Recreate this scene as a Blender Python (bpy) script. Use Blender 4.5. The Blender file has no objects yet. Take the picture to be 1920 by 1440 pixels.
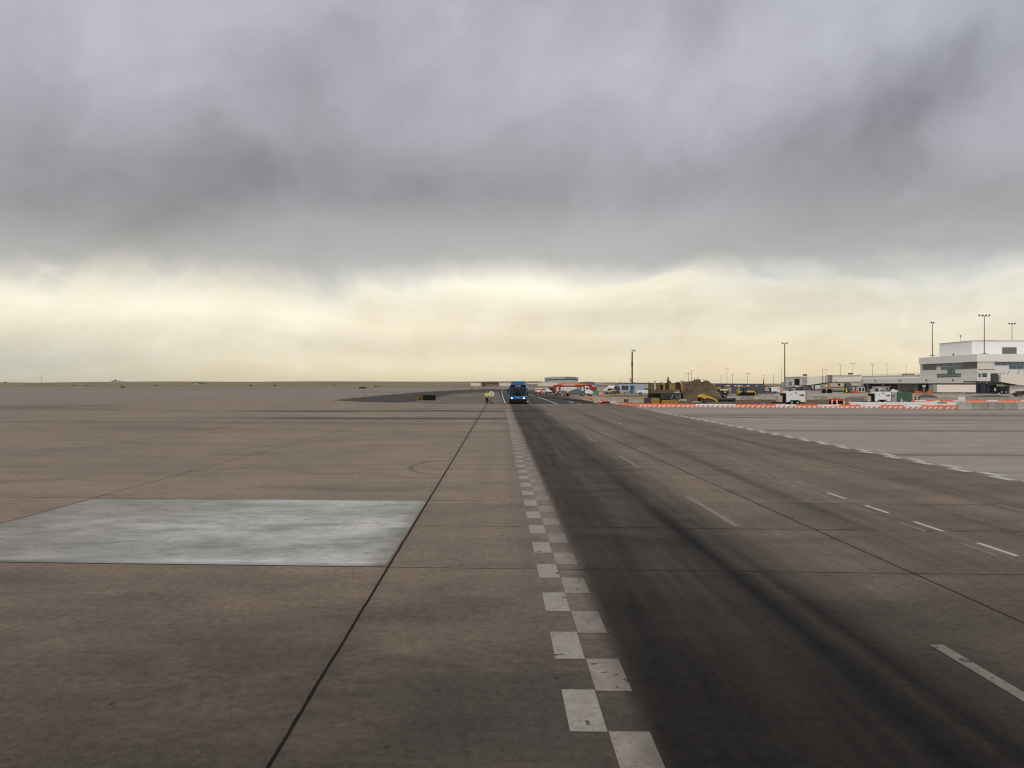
import bpy, bmesh, math, random
from mathutils import Vector, Matrix
random.seed(11)
sc = bpy.context.scene
COL = sc.collection
R = math.radians
# ------------------------------------------------------------ camera
CAMH = 3.0
FPX = 1500.0
cam_d = bpy.data.cameras.new('camera')
cam = bpy.data.objects.new('camera', cam_d)
COL.objects.link(cam)
cam.location = (0, 0, CAMH)
cam.rotation_euler = (R(90), 0, 0)
cam_d.sensor_width = 36
cam_d.lens = FPX / 1920 * 36
cam_d.clip_end = 30000
cam_d.clip_start = 0.1
sc.camera = cam
sc.view_settings.view_transform = 'Standard'
sc.view_settings.look = 'None'
sc.view_settings.exposure = 0.0
sc.view_settings.gamma = 1.0
sc.cycles.filter_width = 1.1

# ------------------------------------------------------------ node expressions
class E:
    """tiny expression builder over shader math nodes"""
    def __init__(s, nt, sock): s.nt = nt; s.s = sock
    def _b(s, op, o, rev=False):
        n = s.nt.nodes.new('ShaderNodeMath'); n.operation = op
        a, b = (o, s) if rev else (s, o)
        for i, v in enumerate((a, b)):
            if isinstance(v, E): s.nt.links.new(v.s, n.inputs[i])
            else: n.inputs[i].default_value = v
        return E(s.nt, n.outputs[0])
    def __add__(s, o): return s._b('ADD', o)
    def __radd__(s, o): return s._b('ADD', o)
    def __sub__(s, o): return s._b('SUBTRACT', o)
    def __rsub__(s, o): return s._b('SUBTRACT', o, True)
    def __mul__(s, o): return s._b('MULTIPLY', o)
    def __rmul__(s, o): return s._b('MULTIPLY', o)
    def __truediv__(s, o): return s._b('DIVIDE', o)
    def lt(s, o): return s._b('LESS_THAN', o)
    def gt(s, o): return s._b('GREATER_THAN', o)
    def mod(s, o): return s._b('FLOORED_MODULO', o)
    def mx(s, o): return s._b('MAXIMUM', o)
    def mn(s, o): return s._b('MINIMUM', o)
    def pw(s, o): return s._b('POWER', o)
    def _u(s, op):
        n = s.nt.nodes.new('ShaderNodeMath'); n.operation = op
        s.nt.links.new(s.s, n.inputs[0]); return E(s.nt, n.outputs[0])
    def abs(s): return s._u('ABSOLUTE')
    def exp(s): return s._u('EXPONENT')
    def sqrt(s): return s._u('SQRT')
    def floor(s): return s._u('FLOOR')
    def sat(s): return s.mx(0.0).mn(1.0)
    def gauss(s, c, w):
        d = (s - c) / w
        return (d * d * -1.0).exp()
    def step(s, a, b):                      # smooth 0..1 between a and b
        n = s.nt.nodes.new('ShaderNodeMapRange'); n.interpolation_type = 'SMOOTHSTEP'
        s.nt.links.new(s.s, n.inputs['Value'])
        n.inputs['From Min'].default_value = a; n.inputs['From Max'].default_value = b
        return E(s.nt, n.outputs[0])

def vec(nt, x, y, z=0.0):
    n = nt.nodes.new('ShaderNodeCombineXYZ')
    for i, v in enumerate((x, y, z)):
        if isinstance(v, E): nt.links.new(v.s, n.inputs[i])
        else: n.inputs[i].default_value = v
    return n.outputs[0]
def noise(nt, v, scale=1.0, detail=4, rough=0.55, dist=0.0):
    n = nt.nodes.new('ShaderNodeTexNoise')
    nt.links.new(v, n.inputs['Vector'])
    n.inputs['Scale'].default_value = scale; n.inputs['Detail'].default_value = detail
    n.inputs['Roughness'].default_value = rough; n.inputs['Distortion'].default_value = dist
    return E(nt, n.outputs['Fac'])
def sep(nt, v):
    n = nt.nodes.new('ShaderNodeSeparateXYZ'); nt.links.new(v, n.inputs[0])
    return [E(nt, n.outputs[i]) for i in range(3)]
def mixc(nt, f, a, b, mode='MIX'):
    n = nt.nodes.new('ShaderNodeMix'); n.data_type = 'RGBA'; n.blend_type = mode
    for key, v in ((0, f), (6, a), (7, b)):
        if isinstance(v, E): nt.links.new(v.s, n.inputs[key])
        elif hasattr(v, 'is_output'): nt.links.new(v, n.inputs[key])
        else: n.inputs[key].default_value = v if key == 0 else (*v, 1)
    return n.outputs[2]
def lin(r, g, b):
    f = lambda c: (c/255/12.92) if c/255 <= 0.04045 else ((c/255+0.055)/1.055)**2.4
    return (f(r), f(g), f(b))

# ------------------------------------------------------------ sky
SUN_EL, SUN_ROT = 42.0, 200.0     # weak sun behind the cloud, behind the camera
w = bpy.data.worlds.new('World'); sc.world = w; w.use_nodes = True
nt = w.node_tree; nt.nodes.clear()
tc = nt.nodes.new('ShaderNodeTexCoord')
dx, dy, dz = sep(nt, tc.outputs['Generated'])
hyp = (dx*dx + dy*dy).sqrt().mx(0.001)
el = dz / hyp
azx = dx / dy.abs().mx(0.05)
ahead = dy.gt(0.0)
ae = el / (1.0 + el*0.35)                      # clouds flatten overhead
n_warp = noise(nt, vec(nt, azx*1.3, ae*2.2, 3.0), 1.0, 3, 0.5)
n_big = noise(nt, vec(nt, azx*1.7 + n_warp*1.1, ae*3.4 + n_warp*0.8 - azx*0.4, 1.3), 1.0, 4, 0.45)
n_mid = noise(nt, vec(nt, azx*4.2 + n_warp*2.2, ae*6.5 + n_warp*2.4 - azx*0.9, 5.0), 1.0, 5, 0.50)
n_fine = noise(nt, vec(nt, azx*11.0 + n_mid*2.4, ae*14.0 + n_mid*3.0 - azx*2.0, 8.0), 1.0, 6, 0.55)
n_wisp = noise(nt, vec(nt, azx*4.6 + n_warp*3.4 + ae*6.0, ae*5.0 + n_mid*2.2, 12.0), 1.0, 6, 0.60)
n_strk = noise(nt, vec(nt, azx*2.6 + n_mid*0.9, el*19.0 + n_warp*4.0, 2.0), 1.0, 5, 0.52)
edge = el + (n_mid - 0.5)*0.05 + (n_fine - 0.5)*0.050 + (n_wisp - 0.5)*0.055 \
     + azx.gauss(-0.60, 0.20)*0.020 + azx.gauss(-0.26, 0.10)*0.006 + azx.gauss(0.03, 0.12)*-0.004
ramp = nt.nodes.new('ShaderNodeValToRGB'); ramp.color_ramp.interpolation = 'B_SPLINE'
nt.links.new((edge*1.6).s, ramp.inputs[0])
stops = [(-.02, (242, 224, 184)), (.0, (246, 228, 186)), (.03, (241, 230, 198)), (.06, (241, 231, 205)), (.09, (249, 239, 211)),
         (.116, (253, 246, 224)), (.134, (220, 217, 205)), (.156, (184, 182, 178)), (.235, (160, 157, 163)),
         (.31, (168, 167, 175)), (.40, (175, 175, 183)), (.55, (180, 180, 188))]
cr = ramp.color_ramp
while len(cr.elements) < len(stops): cr.elements.new(0.5)
for e, (p, c) in zip(cr.elements, stops):
    e.position = max(0.0, min(1.0, p*1.6)); e.color = (*lin(*c), 1)
deck = el.step(0.11, 0.20)
mod = 1.0 + ((n_big - 0.5)*0.55 + (n_mid - 0.5)*0.66 + (n_fine - 0.5)*0.36 + (n_wisp - 0.5)*0.34*el.gauss(0.17, 0.07)) * deck
low = (1.0 - deck) * el.step(0.0, 0.02)
mod = mod + ((n_strk - 0.5)*0.50 + (n_fine - 0.5)*0.26 - 0.01) * low
def blob(a, e, wa, we, amp, tilt=0.0):
    global mod
    mod = mod + azx.gauss(a, wa) * (el + azx*-tilt).gauss(e - a*tilt, we) * amp
blob(-0.56, 0.24, 0.20, 0.065, -0.26); blob(-0.22, 0.255, 0.15, 0.036, -0.16); blob(0.14, 0.248, 0.26, 0.040, -0.13, 0.08)
blob(0.46, 0.315, 0.20, 0.035, -0.12, 0.18); blob(0.26, 0.375, 0.24, 0.05, 0.12, 0.10); blob(-0.20, 0.195, 0.12, 0.028, 0.12)
blob(0.60, 0.262, 0.10, 0.035, 0.20); blob(-0.55, 0.43, 0.16, 0.10, 0.07); blob(0.5, 0.45, 0.25, 0.07, 0.14); blob(-0.30, 0.36, 0.10, 0.05, -0.06)
blob(0.02, 0.132, 0.14, 0.018, 0.10); blob(0.42, 0.11, 0.22, 0.05, -0.14); blob(0.14, 0.085, 0.10, 0.018, -0.10); blob(-0.72, 0.02, 0.34, 0.035, -0.30)
# extra brightness added to unseen sky behind and overhead, lifting camera-facing walls
mod = mod + dy.step(0.1, -0.6) * 0.60 + dz.step(0.55, 1.0) * 0.25
neutral = mixc(nt, ((n_fine - 0.45)*3.0).sat()*low*0.55, ramp.outputs[0], mixc(nt, 1.0, ramp.outputs[0], (0.97, 1.0, 1.08), 'MULTIPLY'))
cool = mixc(nt, (azx.step(0.0, 0.6)*deck)*0.5, neutral, mixc(nt, 1.0, ramp.outputs[0], (1.0, 1.03, 1.06), 'MULTIPLY'))
cool = mixc(nt, azx.step(0.05, 0.6)*(1.0 - deck)*el.step(0.02, 0.10)*0.8, cool, mixc(nt, 1.0, cool, (0.96, 1.0, 1.10), 'MULTIPLY'))
cool = mixc(nt, azx.gauss(-0.75, 0.30)*el.gauss(0.015, 0.04)*0.9, cool, mixc(nt, 1.0, cool, (0.96, 1.03, 1.18), 'MULTIPLY'))
cm = nt.nodes.new('ShaderNodeVectorMath'); cm.operation = 'SCALE'
nt.links.new(cool, cm.inputs[0]); nt.links.new((mod.mx(0.05)*10.0).s, cm.inputs['Scale'])
sky = nt.nodes.new('ShaderNodeTexSky'); sky.sky_type = 'NISHITA'; sky.sun_disc = False
sky.sun_elevation = R(SUN_EL); sky.sun_rotation = R(SUN_ROT)
skym = mixc(nt, 0.975, sky.outputs[0], cm.outputs[0])
bg = nt.nodes.new('ShaderNodeBackground'); bg.inputs['Strength'].default_value = 0.1
nt.links.new(skym, bg.inputs['Color'])
wo = nt.nodes.new('ShaderNodeOutputWorld'); nt.links.new(bg.outputs[0], wo.inputs[0])

sun_d = bpy.data.lights.new('sun', 'SUN'); sun_d.energy = 1.0; sun_d.angle = R(14); sun_d.color = (1.0, .95, .86)
sun = bpy.data.objects.new('sun', sun_d); COL.objects.link(sun)
sdir = Vector((math.sin(R(SUN_ROT))*math.cos(R(SUN_EL)), math.cos(R(SUN_ROT))*math.cos(R(SUN_EL)), math.sin(R(SUN_EL))))
sun.rotation_euler = sdir.to_track_quat('Z', 'Y').to_euler()
sun.location = (0, -20, 60)

# ------------------------------------------------------------ materials
def newmat(name):
    m = bpy.data.materials.new(name); m.use_nodes = True
    nt = m.node_tree; b = nt.nodes['Principled BSDF']
    return m, nt, b
MATS = {}
def paint(name, rgb, rough=0.5, metal=0.0, dirt=0.25, scale=1.3, emit=0.0):
    if name in MATS: return MATS[name]
    m, nt, b = newmat(name)
    tc = nt.nodes.new('ShaderNodeTexCoord')
    n = noise(nt, tc.outputs['Object'], scale, 6, 0.65)
    x, y, z = sep(nt, tc.outputs['Object'])
    n2 = noise(nt, vec(nt, x*6.0, y*6.0, z*1.2), 1.0, 3, 0.6)
    f = ((n*0.6 + n2*0.4) - 0.42)*2.4
    d = tuple(c*0.55 + 0.012 for c in rgb)
    c = mixc(nt, f.sat()*dirt*1.6, rgb, d)
    nt.links.new(c, b.inputs['Base Color'])
    b.inputs['Roughness'].default_value = rough; b.inputs['Metallic'].default_value = metal
    if emit:
        b.inputs['Emission Color'].default_value = (*rgb, 1); b.inputs['Emission Strength'].default_value = emit
    if rough > 0.55: b.inputs['Specular IOR Level'].default_value = 0.12
    MATS[name] = m
    return m
def stripes(name, a, bcol, period=0.56, zsplit=0.25, zlo=0.02):
    """solid colour above, slanted stripes of the second colour below zsplit"""
    m, nt, b = newmat(name)
    tc = nt.nodes.new('ShaderNodeTexCoord')
    x, y, z = sep(nt, tc.outputs['Object'])
    st = (x + z*-1.0).mod(period).lt(period*0.5) * z.lt(zsplit) * z.gt(zlo)
    n = noise(nt, tc.outputs['Object'], 3.0, 4, 0.6)
    c = mixc(nt, st, a, bcol)
    c = mixc(nt, (n - 0.45).sat()*0.9, c, (0.16, 0.13, 0.11))
    nt.links.new(c, b.inputs['Base Color']); b.inputs['Roughness'].default_value = 0.55
    return m
def ribbed(name, rgb, period=0.35, rough=0.5, axis=0, depth=0.5):
    m, nt, b = newmat(name)
    tc = nt.nodes.new('ShaderNodeTexCoord')
    ax = sep(nt, tc.outputs['Object'])
    r = (ax[axis].mod(period)/period).gauss(0.5, 0.16)
    n = noise(nt, tc.outputs['Object'], 0.9, 5, 0.6)
    d = tuple(c*0.62 for c in rgb)
    c = mixc(nt, (r*depth + (n - 0.45)*0.5).sat(), rgb, d)
    nt.links.new(c, b.inputs['Base Color']); b.inputs['Roughness'].default_value = rough
    return m
def concrete(name, rgb, scale=1.2, var=0.45):
    m, nt, b = newmat(name)
    tc = nt.nodes.new('ShaderNodeTexCoord')
    x, y, z = sep(nt, tc.outputs['Object'])
    n = noise(nt, tc.outputs['Object'], scale, 7, 0.65)
    n2 = noise(nt, vec(nt, x*3.0, y*3.0, z*0.5), 1.0, 4, 0.6)
    c = mixc(nt, ((n*0.5 + n2*0.5 - 0.4)*3.0).sat()*var, rgb, tuple(v*0.5 for v in rgb))
    nt.links.new(c, b.inputs['Base Color']); b.inputs['Roughness'].default_value = 0.85
    return m
def panelwall(name, rgb, px=3.0, pz=2.0, var=0.25, line=0.5):
    m, nt, b = newmat(name)
    g = nt.nodes.new('ShaderNodeNewGeometry')
    x, y, z = sep(nt, g.outputs['Position'])
    h = x + y
    lx = h.mod(px).lt(0.09).mx(z.mod(pz).lt(0.07))
    cell = noise(nt, vec(nt, (h/px).floor()*3.7, (z/pz).floor()*5.1, 0.0), 1.0, 0, 0.5)
    n = noise(nt, vec(nt, x*0.4, y*0.4, z*0.15), 1.0, 5, 0.65)
    c = mixc(nt, (((n + cell)*0.5 - 0.42)*3.0).sat()*var, rgb, tuple(v*0.7 for v in rgb))
    c = mixc(nt, lx*line, c, tuple(v*0.45 for v in rgb))
    nt.links.new(c, b.inputs['Base Color']); b.inputs['Roughness'].default_value = 0.7
    return m
def glass(name, rgb=(0.02, 0.045, 0.05), rough=0.08, spec=0.45):
    m, nt, b = newmat(name)
    tc = nt.nodes.new('ShaderNodeTexCoord')
    n = noise(nt, tc.outputs['Object'], 0.8, 3, 0.5)
    nt.links.new(mixc(nt, (n-0.3).sat()*1.4, rgb, tuple(c*2.2 for c in rgb)), b.inputs['Base Color'])
    b.inputs['Roughness'].default_value = rough
    b.inputs['Specular IOR Level'].default_value = spec
    return m

# ------------------------------------------------------------ mesh helpers
class MB:
    def __init__(s): s.bm = bmesh.new()
    def box(s, x0, x1, y0, y1, z0, z1, bev=0.0, rot=None, about=None):
        m = Matrix.Translation(((x0+x1)/2, (y0+y1)/2, (z0+z1)/2)) @ Matrix.Diagonal((abs(x1-x0), abs(y1-y0), abs(z1-z0), 1))
        if rot is not None:
            m = Matrix.Translation(about) @ rot @ Matrix.Translation(-Vector(about)) @ m
        r = bmesh.ops.create_cube(s.bm, size=1.0, matrix=m)
        if bev:
            es = list({e for v in r['verts'] for e in v.link_edges})
            bmesh.ops.bevel(s.bm, geom=es, offset=bev, segments=2, affect='EDGES')
        return s
    def cyl(s, p0, p1, r0, r1=None, seg=14, caps=True):
        p0, p1 = Vector(p0), Vector(p1); d = p1 - p0
        if r1 is None: r1 = r0
        q = d.to_track_quat('Z', 'Y').to_matrix().to_4x4()
        m = Matrix.Translation((p0 + p1)/2) @ q
        bmesh.ops.create_cone(s.bm, cap_ends=caps, segments=seg, radius1=r0, radius2=max(r1, 1e-4), depth=d.length, matrix=m)
        return s
    def tube(s, pts, r, seg=8):
        for a, b in zip(pts[:-1], pts[1:]): s.cyl(a, b, r, r, seg)
        return s
    def ball(s, c, rx, ry=None, rz=None, seg=14):
        ry = ry or rx; rz = rz or rx
        m = Matrix.Translation(c) @ Matrix.Diagonal((rx, ry, rz, 1))
        bmesh.ops.create_uvsphere(s.bm, u_segments=seg, v_segments=max(6, seg//2+1), radius=1.0, matrix=m)
        return s
    def prism(s, pts, a0, a1, axis='y', bev=0.0):
        """2D outline extruded along an axis: pts are (x,z) for y, (y,z) for x, (x,y) for z"""
        def P(p, a):
            return {'y': (p[0], a, p[1]), 'x': (a, p[0], p[1]), 'z': (p[0], p[1], a)}[axis]
        v0 = [s.bm.verts.new(P(p, a0)) for p in pts]; v1 = [s.bm.verts.new(P(p, a1)) for p in pts]
        n = len(pts)
        fs = [s.bm.faces.new(v0), s.bm.faces.new(v1[::-1])]
        for i in range(n):
            fs.append(s.bm.faces.new((v0[i], v1[i], v1[(i+1) % n], v0[(i+1) % n])))
        bmesh.ops.recalc_face_normals(s.bm, faces=fs)
        if bev:
            bmesh.ops.bevel(s.bm, geom=list({e for f in fs for e in f.edges}), offset=bev, segments=2, affect='EDGES')
        return s
    def quad(s, pts):
        s.bm.faces.new([s.bm.verts.new(p) for p in pts]); return s
    def build(s, name, mat, parent=None, smooth=False):
        me = bpy.data.meshes.new(name); s.bm.to_mesh(me); s.bm.free()
        me.materials.append(mat)
        if smooth:
            for p in me.polygons: p.use_smooth = True
        o = bpy.data.objects.new(name, me); COL.objects.link(o)
        if parent is not None: o.parent = parent
        return o
def thing(name, label, cat, loc, rz=0.0, group=None):
    o = bpy.data.objects.new(name, None); COL.objects.link(o)
    o.empty_display_size = 0.3
    o.location = loc; o.rotation_euler = (0, 0, rz)
    o['label'] = label; o['category'] = cat
    if group: o['group'] = group
    return o
def tag(o, label, cat, group=None):
    o['label'] = label; o['category'] = cat
    if group: o['group'] = group
    return o
def struct(o, kind='structure'):
    o['kind'] = kind; return o
def copy_tree(o, parent=None, label=None, loc=None, rz=None, scale=None):
    c = o.copy(); COL.objects.link(c); c.parent = parent
    for ch in list(o.children): copy_tree(ch, c)
    if label: c['label'] = label
    if loc is not None: c.location = loc
    if rz is not None: c.rotation_euler = (0, 0, rz)
    if scale is not None: c.scale = (scale, scale, scale)
    return c
def gd(py): return CAMH*FPX/(py-720.0)                 # distance of a ground point in the survey photo
def gp(px, py):
    Y = gd(py); return ((px-960)*Y/FPX, Y)
class F:
    """metres at the distance Y, measured from column cx"""
    def __init__(s, cx, Y): s.cx = cx; s.Y = Y; s.k = Y/FPX
    def x(s, px): return (px - s.cx)*s.k
    def z(s, py): return CAMH + (720-py)*s.k
    def loc(s, dz=0.0): return ((s.cx-960)*s.k, s.Y, dz)
ORD = ['first','second','third','fourth','fifth','sixth','seventh','eighth','ninth','tenth','eleventh','twelfth','thirteenth','fourteenth','fifteenth','sixteenth','seventeenth','eighteenth','nineteenth','twentieth']
def text_mesh(name, body, size, mat, parent, loc, rot=(R(90), 0, 0), shear=0.0, extrude=0.01, bold=0.0):
    cu = bpy.data.curves.new(name, 'FONT'); cu.body = body; cu.size = size; cu.shear = shear; cu.extrude = extrude
    cu.align_x = 'CENTER'; cu.align_y = 'CENTER'; cu.offset = bold
    t = bpy.data.objects.new(name + '_src', cu); COL.objects.link(t)
    dg = bpy.context.evaluated_depsgraph_get()
    me = bpy.data.meshes.new_from_object(t.evaluated_get(dg))
    bpy.data.objects.remove(t)
    me.materials.clear(); me.materials.append(mat)
    o = bpy.data.objects.new(name, me); COL.objects.link(o); o.parent = parent
    o.location = loc; o.rotation_euler = rot
    return o

# ------------------------------------------------------------ ground
JL = lambda Y: -11.0                        # joints: lateral position at distance Y
def ground_material():
    m, nt, b = newmat('apron_concrete')
    g = nt.nodes.new('ShaderNodeNewGeometry')
    X, Y, Z = sep(nt, g.outputs['Position'])
    P = g.outputs['Position']
    s = Y + X*0.053
    wv = noise(nt, vec(nt, X*0.03, Y*0.05, 31.0), 1.0, 3, 0.6)
    big = noise(nt, P, 0.09, 5, 0.6, 0.6)
    med = noise(nt, vec(nt, X*0.45, Y*0.75, 0.0), 1.0, 6, 0.62, 0.5)
    fine = noise(nt, P, 9.0, 5, 0.7)
    grit = noise(nt, P, 55.0, 3, 0.7)
    along = noise(nt, vec(nt, X*2.2, Y*0.06, 4.0), 1.0, 5, 0.6)          # brushed along the road
    across = noise(nt, vec(nt, X*0.05, Y*0.9, 7.0), 1.0, 5, 0.6)
    cA, cB = (0.250, 0.188, 0.130), (0.180, 0.148, 0.104)
    c = mixc(nt, ((big - 0.42)*3.2).sat(), cA, cB)
    # individual slabs cast at different times
    sl = noise(nt, vec(nt, ((X + 11.0)/9.0).floor()*7.3, ((s - 5.6)/7.5).floor()*3.9, 2.0), 1.0, 0, 0.5)
    c = mixc(nt, ((sl - 0.4)*2.5).sat()*0.35, c, (0.20, 0.16, 0.122))
    c = mixc(nt, (1.0 - (s + (med-0.5)*7.0).step(5.5, 15.5))*(0.74 + (big-0.5)*0.9) + (1.0 - s.step(19.0, 22.0))*0.14, c, (0.040, 0.031, 0.020))  # foreground dimming painted into the concrete colour, deepest towards the camera
    c = mixc(nt, ((med - 0.5)*3.0).sat()*0.4, c, (0.155, 0.105, 0.070))
    c = mixc(nt, ((noise(nt, vec(nt, X*0.35, Y*0.5, 11.0), 1.0, 5, 0.6, 1.0) - 0.5)*4.0).sat()*0.5, c, (0.075, 0.064, 0.046))
    v = (med - 0.5)*0.75 + (fine - 0.5)*1.7 + (grit - 0.5)*2.0 + (across - 0.5)*0.7
    # lighter apron beyond the right road edge
    right = X.step(15.7, 16.1)
    c = mixc(nt, right*0.85, c, (0.31, 0.262, 0.205))
    # trafficked road surface
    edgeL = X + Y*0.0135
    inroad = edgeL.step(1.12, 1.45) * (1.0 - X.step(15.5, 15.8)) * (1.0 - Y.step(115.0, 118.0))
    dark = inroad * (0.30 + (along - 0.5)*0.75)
    rub = edgeL.gauss(1.75, 0.55)*0.50*(1.0 - Y.step(9.0, 20.0)*0.4) \
        + (edgeL.gauss(3.64, 0.17)*0.75 + edgeL.gauss(3.55, 0.5)*0.32)*(1.0 - Y.step(12.0, 38.0)*0.62) + edgeL.gauss(4.20, 0.12)*0.55*(1.0 - Y.step(9.0, 24.0)) + edgeL.gauss(2.25, 0.16)*0.22
    rub = rub - edgeL.gauss(3.98, 0.07)*0.30*(1.0 - Y.step(8.0, 22.0))
    rub = rub + X.gauss(7.25, 0.35)*0.34*Y.step(11.0, 20.0) + X.gauss(7.3, 1.0)*0.12 + X.gauss(12.3, 0.45)*0.34*Y.step(13.0, 20.0) \
        + X.gauss(10.0, 0.4)*0.26 + X.gauss(14.0, 0.7)*0.16 + X.gauss(9.1, 0.15)*0.15
    rub = rub * (1.0 - X.step(15.4, 15.8)) * (0.55 + along*0.45 + med*0.45) * (1.0 - Y.step(70.0, 112.0)*0.6)
    nearR = edgeL.step(1.1, 1.5) * (1.0 - X.step(4.6, 5.6)) * (1.0 - Y.step(7.0, 15.0)) * 0.50  # near lane rubber, deepened by foreground dimming painted into the colour
    streak = noise(nt, vec(nt, edgeL*3.2, Y*0.16, 6.0), 1.0, 6, 0.6, 0.3)
    lane = edgeL.step(1.12, 1.42)*(1.0 - edgeL.step(3.8, 5.6))*(1.0 - Y.step(104.0, 120.0)*0.4)
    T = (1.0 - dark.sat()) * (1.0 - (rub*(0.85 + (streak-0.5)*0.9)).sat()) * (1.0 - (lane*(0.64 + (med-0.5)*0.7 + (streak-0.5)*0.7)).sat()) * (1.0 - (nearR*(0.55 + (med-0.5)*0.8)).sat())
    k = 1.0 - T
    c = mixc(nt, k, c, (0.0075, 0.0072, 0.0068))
    # a faint darker strip beside the chequered line and brushed wear
    c = mixc(nt, edgeL.gauss(0.45, 0.35)*0.22 + edgeL.gauss(-0.55, 0.25)*along*0.18, c, (0.04, 0.036, 0.03))
    # cross-traffic rubber left on the apron
    leftm = (1.0 - X.step(0.3, 1.4))
    sq = s; s = s + (wv - 0.5)*9.0
    cr_ = s.gauss(88.0, 1.5)*0.62*(0.25 + X.step(-34.0, -24.0)) + s.gauss(70.0, 1.9)*0.60*X.step(-32.0, -16.0)*(1.0 - X.step(-2.5, 4.0)*0.6) \
        + s.gauss(98.0, 1.6)*0.24*X.step(-22.0, -10.0) \
        + s.gauss(61.0, 2.2)*0.18 + s.gauss(107.0, 3.5)*0.28*(1.0 - X.step(-60.0, -40.0)) + s.gauss(46.0, 0.5)*0.16*X.gauss(-4.0, 6.0) \
        + s.gauss(96.0, 5.0)*0.35*(1.0 - X.step(-64.0, -38.0)) + s.gauss(54.0, 2.6)*0.22*X.gauss(-24.0, 7.0) + s.gauss(50.0, 1.2)*0.10
    s = sq
    cr_ = cr_*(0.25 + across*0.9 + big*0.5) * (1.0 - X.step(-1.0, 7.0))
    # right apron turning marks
    rr = (s + X*-0.02)
    cr2 = right*(rr.gauss(78.0, 3.2)*0.30 + rr.gauss(62.0, 0.8)*0.10 + rr.gauss(52.0, 0.9)*0.30 + (rr + (X-22.0)*0.22).gauss(72.0, 1.0)*0.25
                 + rr.gauss(34.4, 0.55)*0.32 + rr.gauss(97.0, 3.0)*0.1 + (rr+(X-40.0)*0.35).gauss(66.0, 0.8)*0.2)
    c = mixc(nt, ((cr_ + cr2)*1.55).sat(), c, (0.022, 0.017, 0.013))
    # curved scrub mark and tyre prints near the left joint
    ring = ((X + 2.1)*(X + 2.1) + (Y - 29.0)*(Y - 29.0)*0.35).sqrt()
    c = mixc(nt, ring.gauss(1.55, 0.09)*0.5*(1.0 - X.step(-3.2, -2.0)), c, (0.02, 0.018, 0.015))
    tp = (Y + X*-0.62 - 9.55)
    tread = ((X*0.9 + Y*0.3).mod(0.24)/0.24).gauss(0.5, 0.3)
    c = mixc(nt, tp.gauss(0.0, 0.16)*X.step(-4.4, -3.3)*(1.0 - X.step(-1.9, -1.2))*tread*0.38*med.step(0.42, 0.6), c, (0.035, 0.03, 0.025))
    # oil spots / chips
    vo = nt.nodes.new('ShaderNodeTexVoronoi'); nt.links.new(P, vo.inputs['Vector']); vo.inputs['Scale'].default_value = 1.9
    vd = E(nt, vo.outputs['Distance'])
    c = mixc(nt, (1.0 - vd.step(0.035, 0.075))*0.75*(sl*0 + big.gt(0.42)), c, (0.015, 0.012, 0.01))
    stn = noise(nt, vec(nt, X*1.4, Y*1.1, 21.0), 1.0, 6, 0.7, 1.2)
    c = mixc(nt, ((stn - 0.60)*7.0).sat()*0.35, c, (0.03, 0.025, 0.02))
    # joints
    wob = (noise(nt, vec(nt, X*0.9, Y*0.9, 9.0), 1.0, 5, 0.7) - 0.5)
    def line(d, wdt): return 1.0 - (d.abs()/wdt).step(0.7, 1.15)
    wsc = 1.0 + Y*0.018
    j1 = (X + Y*0.0166 + 1.81 + wob*0.045)
    j2 = (X + 11.02 + wob*0.12)
    j3 = (X + Y*0.0281 - 6.71 + wob*0.06)
    j4 = (X + 20.2 + wob*0.1)
    js = ((s - 5.5 + wob*0.10).mod(7.5) - 3.75).abs() - 3.75     # 0 at joints
    wj = 0.0195*wsc
    J = line(j1 / (0.45 + fine*0.9), wj*1.0)*0.97
    J = J.mx(line(j2, wj*1.2)*0.75*(noise(nt, vec(nt, X, Y*0.4, 1.0), 1.0, 3, 0.6) + 0.3))
    J = J.mx(line(j3, wj*0.85)*0.9*(1.0 - Y.step(55.0, 80.0)))
    J = J.mx(line(j4, wj)*0.4)
    J = J.mx(line(js, 0.016*wsc)*0.8*(1.0 - Y.step(20.0, 36.0)*0.55)*(1.0 - Y.step(44.0, 60.0)))
    sp = (s - 16.83 + wob*0.25)
    J = J.mx(line(sp, 0.02*wsc)*0.7*(X + 2.1).gt(0.0)*X.lt(12.0))
    J = J * (0.72 + fine*0.5)
    c = mixc(nt, J.sat(), c, (0.008, 0.006, 0.005))
    halo = (j1.gauss(0.0, 0.14) + j3.gauss(0.0, 0.12)*0.6)*0.16
    c = mixc(nt, halo, c, (0.03, 0.026, 0.02))
    # infield beyond the apron: dry grass, paved bands
    far = (Y + X*-0.03).step(215.0, 225.0) * (1.0 - X.step(20.0, 40.0))
    fb = noise(nt, vec(nt, X*0.004, Y*0.022, 3.0), 1.0, 4, 0.6)
    c = mixc(nt, far, c, mixc(nt, ((fb - 0.4)*4.0).sat(), (0.25, 0.20, 0.145), (0.145, 0.12, 0.09)))
    c = mixc(nt, Y.step(700.0, 900.0), c, mixc(nt, ((fb - 0.42)*4.0).sat(), (0.19, 0.135, 0.078), (0.12, 0.09, 0.055)))
    # value modulation
    sc_ = nt.nodes.new('ShaderNodeVectorMath'); sc_.operation = 'SCALE'
    nt.links.new(c, sc_.inputs[0]); nt.links.new((v + 1.0).mx(0.2).s, sc_.inputs['Scale'])
    nt.links.new(sc_.outputs[0], b.inputs['Base Color'])
    nt.links.new((0.72 + (med - 0.5)*0.2).s, b.inputs['Roughness'])
    nt.links.new((0.26 - k*0.20 - ((cr_ + cr2)*0.15) - J*0.25).mx(0.03).s, b.inputs['Specular IOR Level'])
    bp = nt.nodes.new('ShaderNodeBump'); bp.inputs['Strength'].default_value = 0.25; bp.inputs['Distance'].default_value = 0.01
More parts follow.
